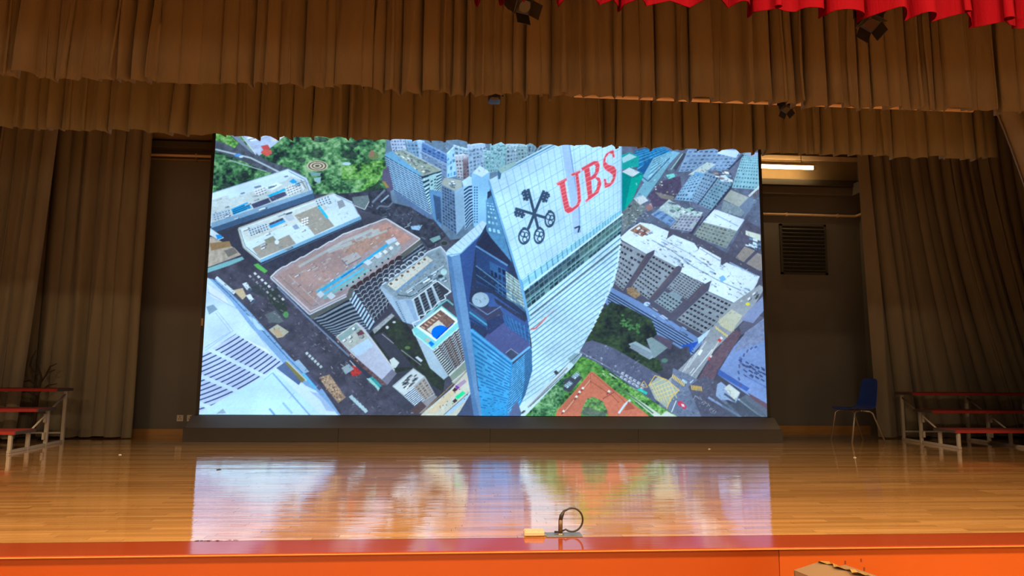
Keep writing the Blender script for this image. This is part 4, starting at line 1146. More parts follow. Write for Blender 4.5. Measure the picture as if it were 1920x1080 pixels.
    for (xa, xb, yt, yb, sl) in ((1044, 1070, 345, 400, -.5), (1078, 1090, 325, 385, -.5), (1094, 1128, 310, 380, -.5), (1132, 1156, 290, 350, -.5)):
        for k in range(9):
            y = yt + (yb - yt) * k / 8.
            w = window_of([(xa, y - 14), (xb, y + 14)])
            X, Y = w[4], w[5]
            m2 = inside(X, Y, [U]) | inside(X, Y, [S]) | (inside(X, Y, [Bo, B1, B2]))
            m2 &= np.abs(Y - (y + (X - xa) * sl)) < .45
            put(w, m2, (238, 176, 178), .8)

    # podium along the foot of the tower
    poly([(968, 770), (1050, 698), (1070, 676), (1086, 660), (1092, 664), (1072, 690), (1040, 722), (985, 780), (976, 782)], (196, 222, 230)); line([(990, 764), (1064, 690)], 3, (150, 150, 156)); line([(994, 762), (1060, 700)], 1, (60, 66, 80)); poly([(1038, 697), (1043, 694), (1048, 699), (1042, 703)], (70, 66, 72)); clutter([(972, 770), (984, 760), (990, 768), (978, 778)], 6, [(70, 70, 80), (230, 240, 244)], .2, .4, 121)
    poly([(1064, 672), (1078, 662), (1090, 664), (1076, 684)], (140, 170, 180)); line([(1068, 680), (1088, 662)], 1, (56, 66, 80))
    poly([(962, 760), (970, 752), (978, 775), (974, 785), (950, 790)], (90, 104, 140))


def micro():
    rd = random.Random(77)
    zones = [([(392, 520), (500, 515), (770, 782), (640, 782)], 260, [(58, 58, 70), (96, 94, 108), (132, 134, 142), (52, 60, 58), (110, 98, 96), (168, 176, 182)], .6),
             ([(690, 372), (830, 400), (850, 460), (735, 412)], 110, [(48, 50, 64), (98, 108, 126), (150, 164, 180), (70, 84, 84)], .6),
             ([(1180, 300), (1426, 300), (1426, 520), (1180, 420)], 330, [(210, 226, 236), (150, 170, 190), (70, 76, 96), (110, 126, 150), (56, 58, 74), (176, 172, 164)], .6),
             ([(1165, 440), (1300, 450), (1425, 520), (1392, 572)], 130, [(238, 246, 250), (150, 172, 190), (110, 126, 146), (196, 190, 190)], .7),
             ([(1095, 650), (1150, 650), (1250, 710), (1210, 745)], 80, [(130, 136, 158), (74, 78, 98), (186, 194, 206)], .6),
             ([(1270, 700), (1330, 700), (1436, 780), (1250, 780)], 150, [(74, 78, 92), (130, 144, 170), (156, 172, 190), (60, 66, 78)], .5),
             ([(1360, 650), (1436, 605), (1438, 745), (1360, 700)], 90, [(150, 172, 214), (92, 112, 166), (136, 150, 186)], .55),
             ([(1290, 650), (1380, 570), (1395, 590), (1320, 690)], 50, [(196, 200, 204), (120, 126, 134)], .5),
             ([(725, 255), (1030, 262), (930, 330), (745, 300)], 240, [(206, 224, 236), (90, 108, 132), (140, 176, 196), (64, 84, 110), (168, 186, 190)], .55),
             ([(715, 535), (822, 466), (840, 535), (760, 560)], 110, [(206, 222, 232), (92, 106, 118), (150, 172, 186), (60, 70, 82)], .6),
             ([(884, 480), (960, 520), (990, 640), (884, 610)], 90, [(74, 110, 166), (38, 48, 76), (96, 140, 190), (46, 70, 116)], .4),
             ([(400, 375), (580, 335), (586, 358), (398, 418)], 80, [(232, 240, 246), (150, 164, 172), (96, 116, 136)], .5),
             ([(455, 430), (630, 368), (670, 404), (490, 480)], 80, [(236, 242, 246), (140, 140, 136), (110, 116, 122)], .45)]
    for q, n, cols, a in zones:
        for _ in range(n):
            u_, v_ = rd.random(), rd.random()
            p = sub(q, u_, v_, u_, v_)[0]
            an = rd.choice([-.5, .65, -.5, .65, 1.2])
            l_, w_ = rd.uniform(1.5, 6), rd.uniform(.8, 2.0)
            line([p, (p[0] + l_ * math.cos(an), p[1] + l_ * math.sin(an))], w_, rd.choice(cols), a * rd.uniform(.5, 1))
    # deep shade of the tower on the street and trees, soft edged
    # mall roof: fans and slots
    for k in range(9):
        a_ = math.radians(150 + k * 14)
        x, y = 1420 + 34 * math.cos(a_), 700 + 48 * math.sin(a_)
        line([(x, y), (x + 5 * math.cos(a_ + 1.2), y + 7 * math.sin(a_ + 1.2))], 3, (70, 80, 124) if k % 3 else (104, 84, 104), .8)
    for r in range(4):
        for k in range(4):
            x, y = 1398 + k * 10 + r * 3, 690 + r * 8 + k * 4.5 - 12
            if x < 1434:
                line([(x, y), (x + 6, y + 4)], 2.4, (58, 66, 104), .85)
    poly([(1352, 760), (1395, 748), (1436, 776), (1436, 786), (1380, 786)], (84, 96, 108), .5)


city_picture()
micro()
# photographic grain of the source picture: fine mottling plus soft large scale unevenness, cool grade
yy_, xx_ = np.mgrid[0:PH, 0:PW].astype(np.float32)
lum = CAN.mean(2, keepdims=True) / 255.0
gr = 0.55 * vno(xx_ / 3.1, yy_ / 3.1, 7) + 0.45 * vno(xx_ / 7.3 + yy_ / 11.0, yy_ / 5.2, 19)
CAN *= 1 + (gr[..., None] - 0.5) * (0.26 - 0.20 * np.clip(lum, 0, 1))
CAN *= 0.94 + 0.12 * vno(xx_ / 90.0, yy_ / 70.0, 29)[..., None]
CAN = CAN * np.array((0.925, 0.985, 1.03), np.float32) + np.array((0, 3, 6), np.float32)
# a little softness, as the wall's pixels and the panel glow give
for _ in range(2):
    CAN[1:-1, 1:-1] = (CAN[1:-1, 1:-1] * 4 + CAN[:-2, 1:-1] + CAN[2:, 1:-1] + CAN[1:-1, :-2] + CAN[1:-1, 2:]) / 8
# ------------------------------------------------------------------ the room: stage shell
def struct(o):
    o['kind'] = 'structure'
    return o


XL, XR, YB = -7.2, 9.0, 7.42
CEIL = 4.95
FZ = -0.95

hall = struct(bx('floor_hall', (-14, 16, -16, 0.0, FZ - 0.1, FZ), M['hall_floor']))
struct(bx('floor', (XL, XR, 0.02, YB, -0.35, -0.012), M['subfloor']))
struct(bx('wall_left', (XL - 0.2, XL, 0.0, YB + 0.2, -0.35, CEIL), M['wall']))
struct(bx('wall_right', (XR, XR + 0.2, 0.0, YB + 0.2, -0.35, CEIL), M['wall']))
struct(bx('ceiling', (XL - 0.2, XR + 0.2, 0.0, YB + 0.2, CEIL, CEIL + 0.15), M['ceiling']))
struct(bx('wall_back', (0.0, XR, YB, YB + 0.2, -0.35, CEIL), M['wall']))
struct(bx('wall_back_left', (XL, 0.0, 6.52, YB + 0.2, -0.35, CEIL), M['wall']))
# short return wall at the right of the louvre
struct(bx('wall_return', (6.80, 7.0, 6.36, YB, -0.012, CEIL), M['wall']))
struct(bx('baseboard_back', (0.0, 6.80, YB - 0.025, YB, -0.012, 0.075), M['skirting'], bev=0.004))
struct(bx('baseboard_left', (XL, 0.0, 6.495, 6.52, -0.012, 0.085), M['skirting'], bev=0.004))

# stage boards: each board a slightly crowned, slightly tipped strip with its own tone
def floor_boards():
    rd = random.Random(11)
    verts, faces, tone = [], [], []
    bw = 0.058
    y = 0.262
    while y < YB - 0.01:
        rowt = rd.gauss(0, 0.0045)
        y1 = min(y + bw - 0.0008, YB)
        x = XL + rd.uniform(-0.6, 0)
        while x < XR:
            L = rd.uniform(0.55, 1.25)
            xa, xb = max(x, XL), min(x + L - 0.0015, XR)
            x += L
            if xb - xa < 0.02:
                continue
            ti, tj = rowt + rd.gauss(0, 0.0040), rowt + rd.gauss(0, 0.0040)
            cr = rd.uniform(-0.00004, 0.00010)
            g = rd.random()
            n = len(verts)
            ns = 4
            for i in range(ns):
                u = i / (ns - 1)
                xx = xa + (xb - xa) * u
                tl = ti * (1 - u) + tj * u
                sag = 0.00012 * math.sin(xx * 5.0 + y * 9)
                for j, yy in enumerate((y, (y + y1) / 2, y1)):
                    verts.append((xx, yy, tl * (yy - (y + y1) / 2) + (cr if j == 1 else 0) + sag - 0.0002))
            for i in range(ns - 1):
                for j in range(2):
                    a = n + i * 3 + j
                    faces.append((a, a + 3, a + 4, a + 1))
                    tone.append(g)
        y += bw
    me = bpy.data.meshes.new('floor_boards')
    me.from_pydata(verts, [], faces)
    at_ = me.attributes.new('tone', 'FLOAT', 'FACE')
    at_.data.foreach_set('value', tone)
    me.polygons.foreach_set('use_smooth', [True] * len(faces))
    mt = bpy.data.materials.new('varnished_maple_boards')
    mt.use_nodes = True
    nt = mt.node_tree
    b = nt.nodes['Principled BSDF']
    a = nt.nodes.new('ShaderNodeAttribute')
    a.attribute_name = 'tone'
    ramp = nt.nodes.new('ShaderNodeValToRGB')
    ramp.color_ramp.elements[0].color = (0.52, 0.265, 0.085, 1)
    ramp.color_ramp.elements[1].color = (0.76, 0.42, 0.15, 1)
    e = ramp.color_ramp.elements.new(0.45)
    e.color = (0.65, 0.345, 0.115, 1)
    nt.links.new(a.outputs['Fac'], ramp.inputs['Fac'])
    tc = nt.nodes.new('ShaderNodeTexCoord')
    mp = nt.nodes.new('ShaderNodeMapping')
    mp.inputs['Scale'].default_value = (1.2, 40, 1)
    nt.links.new(tc.outputs['Object'], mp.inputs['Vector'])
    no = nt.nodes.new('ShaderNodeTexNoise')
    no.inputs['Scale'].default_value = 3
    no.inputs['Detail'].default_value = 5
    nt.links.new(mp.outputs['Vector'], no.inputs['Vector'])
    mp2 = nt.nodes.new('ShaderNodeMapping')
    mp2.inputs['Scale'].default_value = (0.5, 1.1, 1)
    nt.links.new(tc.outputs['Object'], mp2.inputs['Vector'])
    n2 = nt.nodes.new('ShaderNodeTexNoise')
    n2.inputs['Scale'].default_value = 1.6
    n2.inputs['Detail'].default_value = 4
    nt.links.new(mp2.outputs['Vector'], n2.inputs['Vector'])
    hv = nt.nodes.new('ShaderNodeMath')
    hv.operation = 'MULTIPLY_ADD'
    hv.inputs[1].default_value = 0.55
    hv.inputs[2].default_value = 0.72
    nt.links.new(no.outputs['Fac'], hv.inputs[0])
    mul = nt.nodes.new('ShaderNodeMixRGB')
    mul.blend_type = 'MULTIPLY'
    mul.inputs['Fac'].default_value = 1
    nt.links.new(ramp.outputs['Color'], mul.inputs['Color1'])
    nt.links.new(hv.outputs[0], mul.inputs['Color2'])
    nt.links.new(mul.outputs['Color'], b.inputs['Base Color'])
    rr = nt.nodes.new('ShaderNodeMapRange')
    rr.inputs['To Min'].default_value = 0.03
    rr.inputs['To Max'].default_value = 0.08
    nt.links.new(n2.outputs['Fac'], rr.inputs['Value'])
    nt.links.new(rr.outputs['Result'], b.inputs['Roughness'])
    b.inputs['IOR'].default_value = 1.5
    b.inputs['Coat Weight'].default_value = 1.0
    b.inputs['Coat Roughness'].default_value = 0.03
    # slight ripples of the varnish along the boards
    mp3 = nt.nodes.new('ShaderNodeMapping')
    mp3.inputs['Scale'].default_value = (1.0, 16, 1)
    nt.links.new(tc.outputs['Object'], mp3.inputs['Vector'])
    n3 = nt.nodes.new('ShaderNodeTexNoise')
    n3.inputs['Scale'].default_value = 2.0
    n3.inputs['Detail'].default_value = 2
    nt.links.new(mp3.outputs['Vector'], n3.inputs['Vector'])
    bp = nt.nodes.new('ShaderNodeBump')
    bp.inputs['Strength'].default_value = 0.25
    bp.inputs['Distance'].default_value = 0.004
    nt.links.new(n3.outputs['Fac'], bp.inputs['Height'])
    nt.links.new(bp.outputs['Normal'], b.inputs['Normal'])
    nt.links.new(bp.outputs['Normal'], b.inputs['Coat Normal'])
    me.materials.append(mt)
    o = bpy.data.objects.new('floor_boards', me)
    C.objects.link(o)
    o.parent = bpy.data.objects['floor']
    o['kind'] = 'stuff'
    return o


floor_boards()

# red nosing along the stage edge and the orange stage front
nos = struct(bx('trim_1', (XL, XR, -0.015, 0.26, -0.012, 0.0), M['red_paint'], bev=0.003))
struct(bx('trim_2', (XL, XR, -0.020, -0.0155, -0.0105, -0.0045), M['lip'], bev=0.001))
front = struct(bx('wall_front', (XL, XR, 0.02, 0.1, FZ, -0.0125), M['subfloor']))
for (a, b, mt) in ((XL, -2.6, 'orange_paint'), (-2.597, 1.735, 'orange_paint'), (1.738, 6.2, 'orange_light'), (6.203, XR, 'orange_paint')):
    bx('panel', (a, b, 0.0, 0.02, FZ, -0.0125), M[mt], front, bev=0.002)
# scarred patch of old fixing holes on the stage front
for k, (hx, hz) in enumerate(((2.10, -0.085), (2.105, -0.155), (2.19, -0.075), (2.195, -0.16), (2.12, -0.115), (2.205, -0.12))):
    bx('fixing_scar', (hx, hx + 0.009, -0.001, 0.003, hz - 0.010, hz + 0.008), M['scar'], front)

# trunking, beams and conduits
struct(bx('beam_1', (3.0, 6.80, 6.95, YB, 4.74, 4.92), M['beam'], bev=0.01))
struct(bx('wall_back_upper', (3.0, 6.80, YB - 0.012, YB, 4.17, 4.74), M['beam']))
struct(bx('trim_6', (3.0, 6.80, YB - 0.06, YB - 0.012, 4.555, 4.63), M['pipe'], bev=0.006))
tk = struct(bx('trim_3', (3.0, 6.80, YB - 0.16, YB, 3.92, 4.06), M['wall'], bev=0.008))
struct(bx('trim_4', (3.0, 6.80, YB - 0.22, YB, 4.06, 4.17), M['wall_dark'], bev=0.008))
struct(bx('trim_5', (6.60, 6.80, 6.4, YB - 0.16, 3.92, 4.12), M['wall'], bev=0.008))
struct(bx('beam_2', (XL, -2.0, 6.30, 6.52, 4.10, 4.20), M['wall_dark'], bev=0.01))
struct(bx('beam_3', (XL, -2.0, 6.10, 6.52, 4.24, 4.55), M['beam'], bev=0.01))
cond = empty('conduit', (5.0, YB - 0.03, 3.6))
quick('pipe', lambda b: tube(b, [(-2, 0, 0), (1.66, 0, 0), (1.71, -0.012, 0.0), (1.725, -0.06, 0), (1.725, -0.95, 0)], 0.022, 12), M['pipe'], cond, True)
for cx in (-0.6, 0.5, 1.4):
    bx('clip', (cx - 0.012, cx + 0.012, -0.025, 0.028, -0.03, 0.03), M['pipe'], cond, bev=0.003)
tag(cond, 'cream conduit pipe running along the dark back wall above the louvre vent', 'pipe')
for k, (zz, rr_, lab) in enumerate(((4.035, 0.022, 'upper of two brown pipes on the dark wall left of the screen'), (3.975, 0.014, 'thin lower pipe of the two on the dark wall left of the screen'))):
    e = empty('wall_pipe', (-4.2, 6.47, zz))
    quick('pipe', lambda b: tube(b, [(-2.6, 0, 0), (2.2, 0, 0)], rr_, 12), M['pipe'] if k == 0 else M['beam'], e, True)
    for cx in (-0.9, 0.3, 1.4):
        bx('clip', (cx - 0.012, cx + 0.012, -0.02, 0.05, -rr_ - 0.006, rr_ + 0.006), M['pipe'] if k == 0 else M['beam'], e, bev=0.002)
    tag(e, lab, 'pipe')

# louvre vent on the back wall
v0, v1 = at(1460, 420, YB), at(1551, 516, YB)
vent = empty('louvre_vent', ((v0.x + v1.x) / 2, YB, v1.z))
vw, vh = (v1.x - v0.x) / 2, v0.z - v1.z


def vframe(b):
    for d in ((-vw, -vw + 0.04, -0.035, 0, 0, vh), (vw - 0.04, vw, -0.035, 0, 0, vh), (-vw, vw, -0.035, 0, 0, 0.035), (-vw, vw, -0.035, 0, vh - 0.035, vh)):
        box(b, *d)


quick('frame', vframe, M['louvre'], vent)
bx('backing', (-vw + 0.03, vw - 0.03, -0.006, 0, 0.03, vh - 0.03), M['slot'], vent)
sl_mesh = None
ns = 12
for k in range(ns):
    z = 0.05 + (vh - 0.10) * (k + 0.5) / ns
    if sl_mesh is None:
        s0 = quick('slat', lambda b: box(b, -vw + 0.035, vw - 0.035, -0.026, 0.026, -0.004, 0.004, mtx=Matrix.Rotation(math.radians(38), 4, 'X')), M['louvre'], vent)
        sl_mesh = s0.data
    else:
        s0 = bpy.data.objects.new('slat', sl_mesh)
        C.objects.link(s0)
        s0.parent = vent
    s0.location = (0, -0.03, z)
tag(vent, 'dark metal louvre vent in the back wall right of the screen', 'vent')

# wall sockets left of the screen
for px, lab in ((338, 'left one of two white wall sockets by the screen foot'), (357, 'right one of two white wall sockets, nearest the screen base')):
    p = at(px, 784, 6.52)
    e = empty('wall_socket', (p.x, 6.52, p.z))
    bx('plate', (-0.045, 0.045, -0.012, 0, -0.045, 0.045), M['socket'], e, bev=0.004)
    for (sx, sz, w, h) in ((0, 0.018, 0.005, 0.010), (-0.014, -0.010, 0.008, 0.004), (0.014, -0.010, 0.008, 0.004)):
        bx('slot', (sx - w, sx + w, -0.0135, -0.011, sz - h, sz + h), M['slot'], e)
    bx('switch', (0.026, 0.036, -0.016, -0.011, 0.012, 0.030), M['socket'], e, bev=0.002)
    tag(e, lab, 'socket')

# fluorescent batten lamp
lp = at(1476, 314, 7.1)
lamp = empty('fluorescent_lamp', (5.25, 7.1, lp.z))
bx('housing', (-0.66, 0.66, -0.035, 0.035, 0.03, 0.085), M['lamp_body'], lamp, bev=0.006)
quick('tube', lambda b: tube(b, [(-0.60, 0, 0), (0.60, 0, 0)], 0.024, 14), M['tube'], lamp, True)
for s in (-1, 1):
    bx('end_cap', (s * 0.62 - 0.025, s * 0.62 + 0.025, -0.025, 0.025, -0.03, 0.045), M['lamp_body'], lamp, bev=0.004)
    quick('hanger', lambda b: tube(b, [(s * 0.4, 0, 0.08), (s * 0.4, 0, 4.74 - lp.z + 0.003)], 0.008, 8), M['lamp_body'], lamp, True)
tag(lamp, 'lit warm fluorescent tube lamp near the ceiling right of the screen', 'lamp')

# ------------------------------------------------------------------ LED video wall
SW, SH, SZ = 7.68, 4.32, 0.326
scr = empty('led_video_wall', (0.4299, 5.7558, 0.0), -0.0186)
NU, NV = 1000, 560
loc = np.array([0.4299, 5.7558, 0.0])
c_, s_ = math.cos(-0.0186), math.sin(-0.0186)
u = np.linspace(-SW / 2, SW / 2, NU)
v = np.linspace(SZ, SZ + SH, NV)
UU, VV = np.meshgrid(u, v)
co = np.stack([UU.ravel(), np.zeros(UU.size), VV.ravel()], 1)
# where each screen point lies in the flat drawing plane (a plane homography of the screen rectangle)
wx = loc[0] + c_ * co[:, 0]
wy = loc[1] + s_ * co[:, 0]
d = np.stack([wx - CAM[0], wy - CAM[1], co[:, 2] - CAM[2]], 1)
zz = d @ AX_F
gx = (960 + F_PX * (d @ AX_R) / zz - PX0) * PS - 0.5
gy = (540 - F_PX * (d @ AX_U) / zz - PY0) * PS - 0.5
gx = np.clip(gx, 0, PW - 2)
gy = np.clip(gy, 0, PH - 2)
ix, iy = gx.astype(int), gy.astype(int)
fx, fy = (gx - ix)[:, None], (gy - iy)[:, None]
col = (CAN[iy, ix] * (1 - fx) + CAN[iy, ix + 1] * fx) * (1 - fy) + (CAN[iy + 1, ix] * (1 - fx) + CAN[iy + 1, ix + 1] * fx) * fy
col = np.clip(col / 255.0, 0, 1.06)
lin = np.where(col <= 0.04045, col / 12.92, ((col + 0.055) / 1.055) ** 2.4)
rgba = np.ones((lin.shape[0], 4), np.float32)
rgba[:, :3] = lin
me = bpy.data.meshes.new('display')
nf = (NU - 1) * (NV - 1)
me.vertices.add(NU * NV)
me.vertices.foreach_set('co', co.astype(np.float32).ravel())
me.loops.add(nf * 4)
me.polygons.add(nf)
a0 = (np.arange(NV - 1)[:, None] * NU + np.arange(NU - 1)[None, :]).ravel()
idx = np.stack([a0, a0 + 1, a0 + NU + 1, a0 + NU], 1).astype(np.int32)
me.loops.foreach_set('vertex_index', idx.ravel())
me.polygons.foreach_set('loop_start', (np.arange(nf) * 4).astype(np.int32))
me.update(calc_edges=True)
ca = me.color_attributes.new('picture', 'FLOAT_COLOR', 'POINT')
ca.data.foreach_set('color', rgba.ravel())
mt = bpy.data.materials.new('led_picture')
mt.use_nodes = True
nt = mt.node_tree
nt.nodes.clear()
out = nt.nodes.new('ShaderNodeOutputMaterial')
em = nt.nodes.new('ShaderNodeEmission')
em.inputs['Strength'].default_value = 1.15
an = nt.nodes.new('ShaderNodeAttribute')
an.attribute_name = 'picture'
nt.links.new(an.outputs['Color'], em.inputs['Color'])
nt.links.new(em.outputs[0], out.inputs['Surface'])
me.materials.append(mt)
disp = bpy.data.objects.new('display', me)
C.objects.link(disp)
disp.parent = scr
disp['label'] = 'glowing aerial city picture with a glass bank tower'


def bezel(b):
    h, w = SH, SW / 2
    t = 0.045
    for dd in ((-w - t, -w, -0.004, 0.14, SZ - 0.005, SZ + h + t), (w, w + t, -0.004, 0.14, SZ - 0.005, SZ + h + t),
               (-w - t, w + t, -0.004, 0.14, SZ + h, SZ + h + t), (-w, w, -0.004, 0.14, SZ - 0.012, SZ)):
        box(b, *dd)


quick('bezel', bezel, M['black'], scr)
bx('rear_cabinet', (-SW / 2, SW / 2, 0.01, 0.14, SZ, SZ + SH), M['black'], scr)
# support base: sloped upper board on a lower plinth
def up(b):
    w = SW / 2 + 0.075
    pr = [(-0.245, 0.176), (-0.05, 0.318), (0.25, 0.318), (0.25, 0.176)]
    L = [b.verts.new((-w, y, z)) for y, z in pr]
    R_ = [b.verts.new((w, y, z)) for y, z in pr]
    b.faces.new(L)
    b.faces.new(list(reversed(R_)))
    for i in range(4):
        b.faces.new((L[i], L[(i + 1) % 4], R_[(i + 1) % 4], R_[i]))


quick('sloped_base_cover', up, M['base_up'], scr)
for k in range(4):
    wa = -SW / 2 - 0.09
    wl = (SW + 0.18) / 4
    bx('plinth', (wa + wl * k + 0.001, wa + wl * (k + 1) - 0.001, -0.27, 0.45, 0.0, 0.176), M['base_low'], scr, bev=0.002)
for sx in (-2.6, 0, 2.6):
    quick('rear_brace', lambda b: tube(b, [(sx, 0.42, 0.17), (sx, 0.13, 1.6)], 0.02, 8), M['black'], scr, True)
bx('sticker', (-SW / 2 - 0.044, -SW / 2 - 0.018, -0.006, -0.003, 1.50, 1.60), M['sticker'], scr)
tag(scr, 'large LED video wall on a black base showing a city with a red lettered tower', 'screen')

# ------------------------------------------------------------------ curtains
def pleats(length, wmin, wmax, amin, amax, seed):
    rd = random.Random(seed)
    out_, s = [], 0.0
    while s < length:
        if rd.random() < 0.42:
            w = rd.uniform(0.018, 0.036)
            out_.append((s, w, -rd.uniform(0.03, 0.085), 2.0, 0.0, 0.0, 0.5))
            s += w
        w = rd.uniform(wmin, wmax)
        out_.append((s, w, rd.uniform(amin, amax), rd.uniform(1.3, 3.2), rd.uniform(-0.9, 0.9), rd.uniform(0, 6.28), rd.random()))
        s += w
    return out_


def cloth(name, label, material, P0, P1, z0, z1, seed, wmin=0.09, wmax=0.22, amin=0.035, amax=0.10, rows=14, sway=0.012,
          bend=None, hem=0.07, group=None, percol=11, wave=0.02, flare=0.25):
    """pleated hanging: P0 to P1 (x, y) along the rail, z0 hem, z1 rail; bend(s01, t01) -> (dx, dy) moves the cloth"""
    P0, P1 = Vector((*P0, 0)), Vector((*P1, 0))
    L = (P1 - P0).length
    dr = (P1 - P0) / L
    nr = Vector((dr.y, -dr.x, 0))          # towards the audience
    pl = pleats(L, wmin, wmax, amin, amax, seed)
    root = empty(name, (P0 + P1) / 2 + Vector((0, 0, z0)))
    org = Vector(root.location)
    cols = []
    for (s, w, A, p, skew, ph, r) in pl:
        for k in range(percol):
            cols.append((s, w, A, p, skew, ph, k / percol, r))
    H = z1 - z0
    nh = max(2, int(2))
    ts = [0.0, hem / H * 0.5, hem / H] + [hem / H + (1 - hem / H) * ((i + 1) / rows) for i in range(rows)]

    def pt(c, t):
        s, w, A, p, skew, ph, k, r = c
        amp = A * (1 - flare + flare * (1 - t) ** 2)
        prof = 1 - abs(2 * k - 1) ** p
        lat = skew * w * math.sin(2 * math.pi * k) * 0.45 * (0.6 + 0.4 * (1 - t))
        sw = sway * (math.sin(3.1 * t + ph) + 0.5 * math.sin(7.3 * t + 2 * ph)) * math.sin(math.pi * k)
        wob = 0.018 * math.sin(2.1 * s + seed) + wave * math.sin(0.9 * s + seed * 1.7)
        pos = P0 + dr * (s + k * w + lat + sw) + nr * (amp * prof + wob)
        z = z0 + H * t + (1 - t) ** 8 * (0.012 * math.sin(5 * s + ph) + 0.010 * (r - 0.5))
        if bend:
            dx, dy = bend(min(1, (s + k * w) / L), t)
            pos = pos + Vector((dx, dy, 0))
        return Vector((pos.x, pos.y, z)) - org

    def strip(nm, tl, par, mt_):
        n, mrows = len(cols), len(tl)
        vs = [pt(c, t) for t in tl for c in cols]
        fs = [(j * n + i, j * n + i + 1, (j + 1) * n + i + 1, (j + 1) * n + i) for j in range(mrows - 1) for i in range(n - 1)]
        me_ = bpy.data.meshes.new(nm)
        me_.from_pydata(vs, [], fs)
        me_.polygons.foreach_set('use_smooth', [True] * len(fs))
        me_.materials.append(mt_)
        o = bpy.data.objects.new(nm, me_)
        C.objects.link(o)
        o.parent = par
        sd = o.modifiers.new('thickness', 'SOLIDIFY')
        sd.thickness = 0.005
        sd.offset = 0
        sd.use_rim = False
        return o
    strip('fabric', ts[2:], root, material)
    strip('hem', ts[:3], root, material)
    tag(root, label, 'curtain', group)
    return root


def rail(name, label, x0, x1, y, z, r=0.024, m_='wall_dark', drops=()):
    e = empty(name, ((x0 + x1) / 2, y, z))
    quick('pipe', lambda b: tube(b, [((x0 - x1) / 2, 0, 0), ((x1 - x0) / 2, 0, 0)], r, 12), M[m_], e, True)
    for dx in drops:
        quick('hanger', lambda b: tube(b, [(dx, 0, r * 0.5), (dx, 0, CEIL - z)], 0.008, 8), M[m_], e, True)
    tag(e, label, 'batten')
    return e


# front tan border
cloth('valance', 'wide pleated tan valance across the top, in front of the lower one', M['tan_cloth'], (-6.6, 1.66), (8.4, 1.64), 3.155, CEIL - 0.02, 3,
      amin=0.03, amax=0.11, wmin=0.05, wmax=0.18, rows=14, sway=0.02, percol=9)
# second tan border, lower and further back
cloth('valance', 'second tan valance hanging just above the screen top', M['tan_cloth_old'], (-6.6, 3.06), (5.66, 3.06), 3.215, CEIL - 0.02, 8,
      amin=0.03, amax=0.10, wmin=0.06, wmax=0.22, rows=12, sway=0.02, percol=9)
# red border at the very front
cloth('valance', 'bright red valance at the very front, top right corner', M['red_cloth'], (-6.6, 0.46), (8.4, 0.44), 3.285, CEIL - 0.02, 15,
      amin=0.06, amax=0.17, wmin=0.10, wmax=0.30, rows=8)


# side legs
def bend_nl(s, t):
    k = (1 - t)
    return (-0.24 * s * k ** 1.2, 0.0)


cloth('stage_curtain', 'tan side curtain at the far left edge, pulled aside above the riser', M['tan_leg'], (-6.9, 5.74), (-5.43, 5.68), 0.03, CEIL - 0.02, 21,
      amin=0.06, amax=0.15, wmin=0.14, wmax=0.30, rows=22, bend=bend_nl, sway=0.03, flare=0.1, wave=0.01)
cloth('stage_curtain', 'tan side curtain hanging to the floor just left of the screen', M['tan_leg'], (-6.4, 6.16), (-4.44, 6.02), 0.02, CEIL - 0.02, 26,
      amin=0.04, amax=0.14, wmin=0.08, wmax=0.22, rows=20, sway=0.03, flare=0.1, hem=0.20, wave=0.01)


def bend_r(s, t):
    k = 1 - t
    return ((0.10 + 1.15 * math.sin(min(1, s * 1.25) * math.pi / 2) * (1 - 0.35 * s)) * k ** 1.6, 0.06 * math.sin(math.pi * s) * k)


cloth('stage_curtain', 'broad brown side curtain swept to the right behind the right riser', M['tan_leg'], (6.02, 6.12), (8.6, 6.14), 0.02, CEIL - 0.02, 33,
      amin=0.04, amax=0.14, wmin=0.08, wmax=0.22, rows=24, bend=bend_r, sway=0.04, flare=0.1, wave=0.01)


def bend_nr(s, t):
    z = 0.02 + (CEIL - 0.04) * t
    k = max(0.0, (3.7 - z) / 3.7)
    return ((1.0 - s * 0.8) * 0.75 * min(1, k * 1.35) ** 0.8, 0.0)


cloth('stage_curtain', 'near brown curtain edge at the far right, drawn diagonally aside', M['tan_leg'], (5.16, 2.45), (8.6, 2.45), 0.02, CEIL - 0.02, 41,
      amin=0.06, amax=0.16, wmin=0.10, wmax=0.22, rows=24, bend=bend_nr, sway=0.02, flare=0.1)

# ------------------------------------------------------------------ lighting battens and lanterns
rail('lighting_batten', 'pale pole showing under the hem of the front valance', 1.0, 4.80, 2.2, 3.408, 0.020, 'pipe', (-1.5, 0, 1.5))
rail('lighting_batten', 'dark lighting bar hidden behind the front valance', -4.6, 5.0, 2.0, 3.66, 0.022, 'black', (-4, -1.5, 1.5, 4))
rail('lighting_batten', 'dark lighting bar hidden behind the red valance', -5.6, 6.0, 0.95, 3.86, 0.025, 'black', (-4.5, -1.5, 1.5, 4.5))


